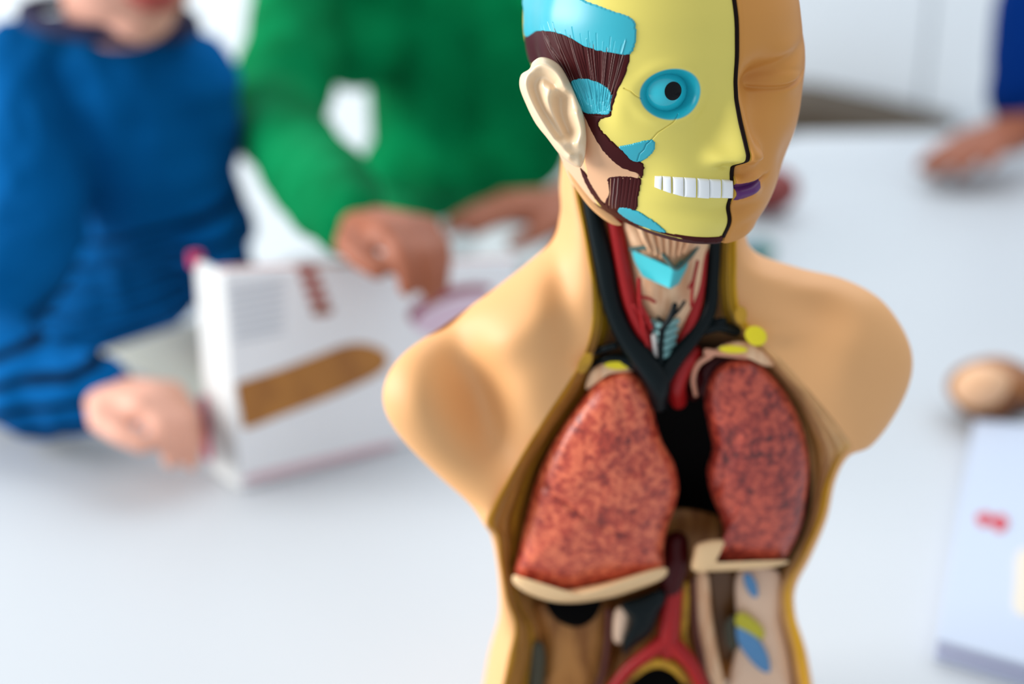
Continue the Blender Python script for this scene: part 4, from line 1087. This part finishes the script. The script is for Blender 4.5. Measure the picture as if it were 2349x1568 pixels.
# ------------------------------------------------------------------ the upright picture book at the child's hand
BL = T(552, 1124, .001); BRd = unit(T(985, 1003, .001) - BL)
BR = BL + BRd * 0.27
up_ = unit(P(514, 622, 1.035) - BL); Hb = np.linalg.norm(P(514, 622, 1.035) - BL)
TL = BL + up_ * Hb; TR = BR + up_ * Hb
book = empty('picture_book', BL, 'white picture book standing open, held at its magenta edge by the child in blue', 'book')
m_page = mat('book_page', (238, 242, 247), 0.55, 0.3)
m_mag = mat('magenta_cover', (178, 28, 84), 0.5)
nb = np.cross(BRd, up_); nb = unit(nb)
if nb[1] > 0: nb = -nb                                            # towards the reader
def on_page(s, t, lift=0.0): return BL + BRd * (0.27 * s) + up_ * (Hb * t * (1 - 0.22 * s)) + nb * lift
def page_slab(name, s0, s1, t0, t1, lift, th, m, parent, bev=.0008):
    c = [on_page(s0, t0, lift), on_page(s1, t0, lift), on_page(s1, t1, lift), on_page(s0, t1, lift)]
    return rounded_slab(name, c, th, bev, m, parent)
def page_of(px, py):
    """place on the page seen in a direction"""
    d = ray(px, py); t = ((BL - CAMP) @ nb) / (d @ nb); q = CAMP + d * t - BL
    A = np.array([[BRd @ BRd, BRd @ up_], [BRd @ up_, up_ @ up_]])
    sol = np.linalg.solve(A, [q @ BRd, q @ up_]); return sol[0] / .27, sol[1] / (Hb * (1 - 0.22 * sol[0] / .27))
def page_shape(name, pxs, m, lift=.0022, n=60, parent=None):
    st = [page_of(*q) for q in catmull(pxs, n, True)]
    top = np.array([on_page(s_, t_, lift) for s_, t_ in st]); bot = np.array([on_page(s_, t_, lift - .0012) for s_, t_ in st])
    v = np.vstack([top, bot]); f = [list(range(n)), list(range(2 * n - 1, n - 1, -1))] + [[i, i + n, (i + 1) % n + n, (i + 1) % n] for i in range(n)]
    return new_obj(name, v, f, m, parent, smooth=False)
pg = page_slab('page', 0, 1, 0, 1, 0.0012, .006, m_page, book)
page_slab('cover', -.004, 1.015, -0.0, 1.015, -.0052, .003, mat('pink_tan_cover', (214, 168, 158), 0.5), book)
lf = unit(np.array([-.62, .72, 0])); LW = .046
def on_leaf(s, t, lift=0): return BL + lf * (LW * s) + up_ * (Hb * t) + unit(np.cross(up_, lf)) * lift
sgn = 1 if np.cross(up_, lf)[1] < 0 else -1
c4 = [on_leaf(0, 0, sgn * .001), on_leaf(1, 0, sgn * .001), on_leaf(1, .99, sgn * .001), on_leaf(0, .99, sgn * .001)]
leaf = rounded_slab('page', c4, .005, .0008, mat('book_page_dimmed', (202, 204, 204), 0.6, 0.2), book)  # same paper, greyed so the window light on this leaf looks weaker
def mag(t0, t1): return rounded_slab('cover_edge', [on_leaf(.90, t0, sgn * .0035), on_leaf(1.10, t0, sgn * .0035), on_leaf(1.10, t1, sgn * .0035), on_leaf(.90, t1, sgn * .0035)], .0095, .001, m_mag, book)
mag(0.06, 0.36); mag(0.955, 1.02)
page_shape('printed_tongue_picture', [(541, 884), (560, 872), (640, 846), (720, 816), (790, 790), (840, 788), (878, 804), (888, 826), (872, 852), (820, 880), (740, 914), (640, 952), (562, 980), (552, 950)],
           mat('printed_brown', (176, 118, 48), 0.55, c2=(158, 102, 40), scale=40), parent=pg)
m_red = mat('printed_red_brown', (172, 104, 96), 0.6)
for k in range(5):
    y = 606 + 25 * k; x = 680 + 9 * k
    page_shape('printed_word', [(x, y), (x + 38, y - 5), (x + 42, y + 12), (x + 4, y + 17)], mat('printed_dark_brown', (150, 86, 60), 0.6) if k == 4 else m_red, n=24, parent=pg)
m_txt = mat('printed_grey_text', (196, 204, 214), 0.6)
for k in range(8):
    y = 650 + 17 * k
    page_shape('printed_line', [(532 + 2 * k, y + 6), (640, y - 12), (640, y - 6), (532 + 2 * k, y + 12)], m_txt, n=24, parent=pg)
page_shape('printed_pink_line', [(572, 1088), (720, 1052), (888, 1014), (890, 1028), (720, 1070), (575, 1104)], mat('printed_pink', (216, 186, 196), 0.6), n=30, parent=pg)
page_shape('printed_purple_arc', [(935, 718), (960, 690), (1010, 664), (1080, 652), (1120, 655), (1120, 668), (1070, 672), (1010, 690), (965, 716), (945, 738)], mat('printed_purple', (150, 62, 92), 0.6), n=40, parent=pg)
page_shape('printed_lilac_patch', [(945, 744), (980, 714), (1030, 692), (1100, 678), (1120, 700), (1060, 730), (1000, 770)], mat('printed_lilac', (222, 198, 218), 0.6), n=40, parent=pg, lift=.0016)

# cream sheet lying between the child and the book
sheet = [T(236, 806, .003), T(470, 925, .003), T(545, 800, .003), T(446, 735, .003)]
o = rounded_slab('paper_sheet', sheet, .0022, 0, mat('cream_paper', (226, 226, 212), 0.6), None, loc=np.mean(sheet, 0))
tag(o, 'cream sheet of paper lying flat behind the hand of the child in blue', 'paper')
wp = [T(1085, 590, .003), T(1230, 600, .003), T(1285, 525, .003), T(1110, 520, .003)]
o = rounded_slab('paper_sheet', wp, .0022, 0, mat('white_paper', (236, 240, 244), 0.6), None, loc=np.mean(wp, 0))
tag(o, 'white sheet of paper lying under the hands of the child in green', 'paper')

# closed booklet at the lower right
q4 = [T(2236, 962, .018), T(2150, 1462, .018), T(2440, 1545, .018), T(2500, 985, .018)]
bk = empty('booklet', np.mean(q4, 0) * np.array([1, 1, 0]), 'white booklet with a red heading lying at the lower right edge of the table', 'book')
m_bcov = mat('pale_blue_cover', (190, 201, 220), 0.5)
cv = rounded_slab('cover', q4, .003, .0008, m_bcov, bk)
q5 = [np.array(p) * np.array([1, 1, 0]) + np.array([0, 0, .0149]) for p in q4]
ce_ = np.mean(q5, 0); q5 = [ce_ + (p - ce_) * .985 for p in q5]
rounded_slab('page_block', q5, .0125, .0006, mat('page_edges', (166, 172, 198), 0.7), bk)
rounded_slab('cover', [p - np.array([0, 0, .0158]) for p in q4], .0018, .0004, m_bcov, bk)
def flat_mark(name, pxs, z, m, parent, n=40):
    q = catmull(pxs, n, True); top = T(q[:, 0], q[:, 1], z); bot = top - np.array([0, 0, .0012])
    v = np.vstack([top, bot]); f = [list(range(n)), list(range(2 * n - 1, n - 1, -1))] + [[i, i + n, (i + 1) % n + n, (i + 1) % n] for i in range(n)]
    return new_obj(name, v, f, m, parent, smooth=False)
m_rh = mat('printed_red_heading', (196, 52, 66), 0.6)
flat_mark('printed_heading', [(2240, 1182), (2262, 1174), (2276, 1184), (2270, 1200), (2250, 1204)], .0188, m_rh, cv)
flat_mark('printed_heading', [(2278, 1186), (2302, 1180), (2312, 1200), (2298, 1218), (2280, 1210)], .0188, m_rh, cv)
flat_mark('printed_picture', [(2338, 1262), (2400, 1270), (2420, 1340), (2400, 1410), (2330, 1400), (2328, 1330)], .0188, mat('printed_beige', (222, 212, 196), 0.6), cv)

# loose organ pieces on the table
def organ(name, label, pxc, Y0, rx, ry, rz, m, yaw=0.0, lumps=.004, seed=1):
    c = T(pxc[0], pxc[1], rz + .0035)
    o = fuse(name, [ellipsoid(c, (rx, ry, rz), rotz(yaw), 36)], .003, m, None, loc=(c[0], c[1], 0), smooth=2, displace=lambda p: lumps * (fbm(p * 55, seed, 2)) - .0)
    return tag(o, label, 'model organ'), c
heart, hc_ = organ('organ_piece', 'tan and dark brown organ piece lying alone at the right edge of the table', (2290, 892), 0, .045, .032, .027, mat('brown_organ_paint', (150, 92, 40), 0.4, c2=(70, 36, 22), scale=26), -.3)
d_ = unit(CAMP - hc_)
pc = hc_ + d_ * .020 + np.array([-.014, 0, .002])
v_, f_ = ellipsoid(pc, (.026, .016, .020), None, 28)
fc = new_obj('cut_face', v_, f_, mat('tan_organ_section', (234, 184, 142), 0.4), heart); fc['label'] = 'pale tan section'
pc = hc_ + d_ * .018 + np.array([.022, 0, -.014])
v_, f_ = ellipsoid(pc, (.014, .012, .010), None, 24)
fc = new_obj('vessel_opening', v_, f_, mat('near_black_organ', (26, 22, 20), 0.4), heart); fc['label'] = 'near black hollow'
organ('organ_piece', 'dark red organ piece on the table half hidden behind the model chin', (1762, 436), 0, .042, .04, .030, mat('dark_red_organ', (128, 44, 40), 0.35), 0, .003, 4)
organ('organ_piece', 'small blue and green organ piece behind the model shoulder', (1728, 575), 0, .030, .022, .014, mat('blue_green_organ', (40, 92, 130), 0.4, c2=(110, 160, 120), scale=30), .5, .002, 6)

# low bench beyond the far table edge
bc = P(1890, 262, 2.75)
bench = empty('bench', (bc[0], bc[1], FLOOR), 'dark taupe bench beyond the far edge of the table, right of the face', 'bench')
mt_ = mat('taupe_upholstery', (74, 62, 48), 0.8)
q = [P(1700, 205, 2.95), P(1860, 208, 2.95), P(2010, 240, 2.95), P(2190, 288, 2.95)]
zt_ = [p[2] for p in q]
v = []
for yy in (2.80, 3.05):
    for p in q: v.append((p[0] * yy / 2.95, yy, p[2]))
    for p in q: v.append((p[0] * yy / 2.95, yy, min(zt_) - .10))
f = [[0, 1, 2, 3, 7, 6, 5, 4], [8, 12, 13, 14, 15, 11, 10, 9], [0, 8, 9, 1], [1, 9, 10, 2], [2, 10, 11, 3], [3, 11, 15, 7], [7, 15, 14, 6], [6, 14, 13, 5], [5, 13, 12, 4], [4, 12, 8, 0]]
o = new_obj('seat_cushion', v, f, mt_, bench, smooth=False); fix_normals(o)
bm = bmesh.new(); bm.from_mesh(o.data); bmesh.ops.bevel(bm, geom=bm.edges[:], offset=.01, segments=3, affect='EDGES', profile=.5); bm.to_mesh(o.data); bm.free()
zb = min(zt_) - .10
for xx in (q[0][0] + .03, q[3][0] - .03):
    for yy in (2.84, 3.01):
        tube('leg', [(xx, yy, zb + .004), (xx, yy, (zb + FLOOR) / 2), (xx, yy, FLOOR + .018)], .016, mat('dark_wood', (70, 52, 36), .5), bench, n=6)
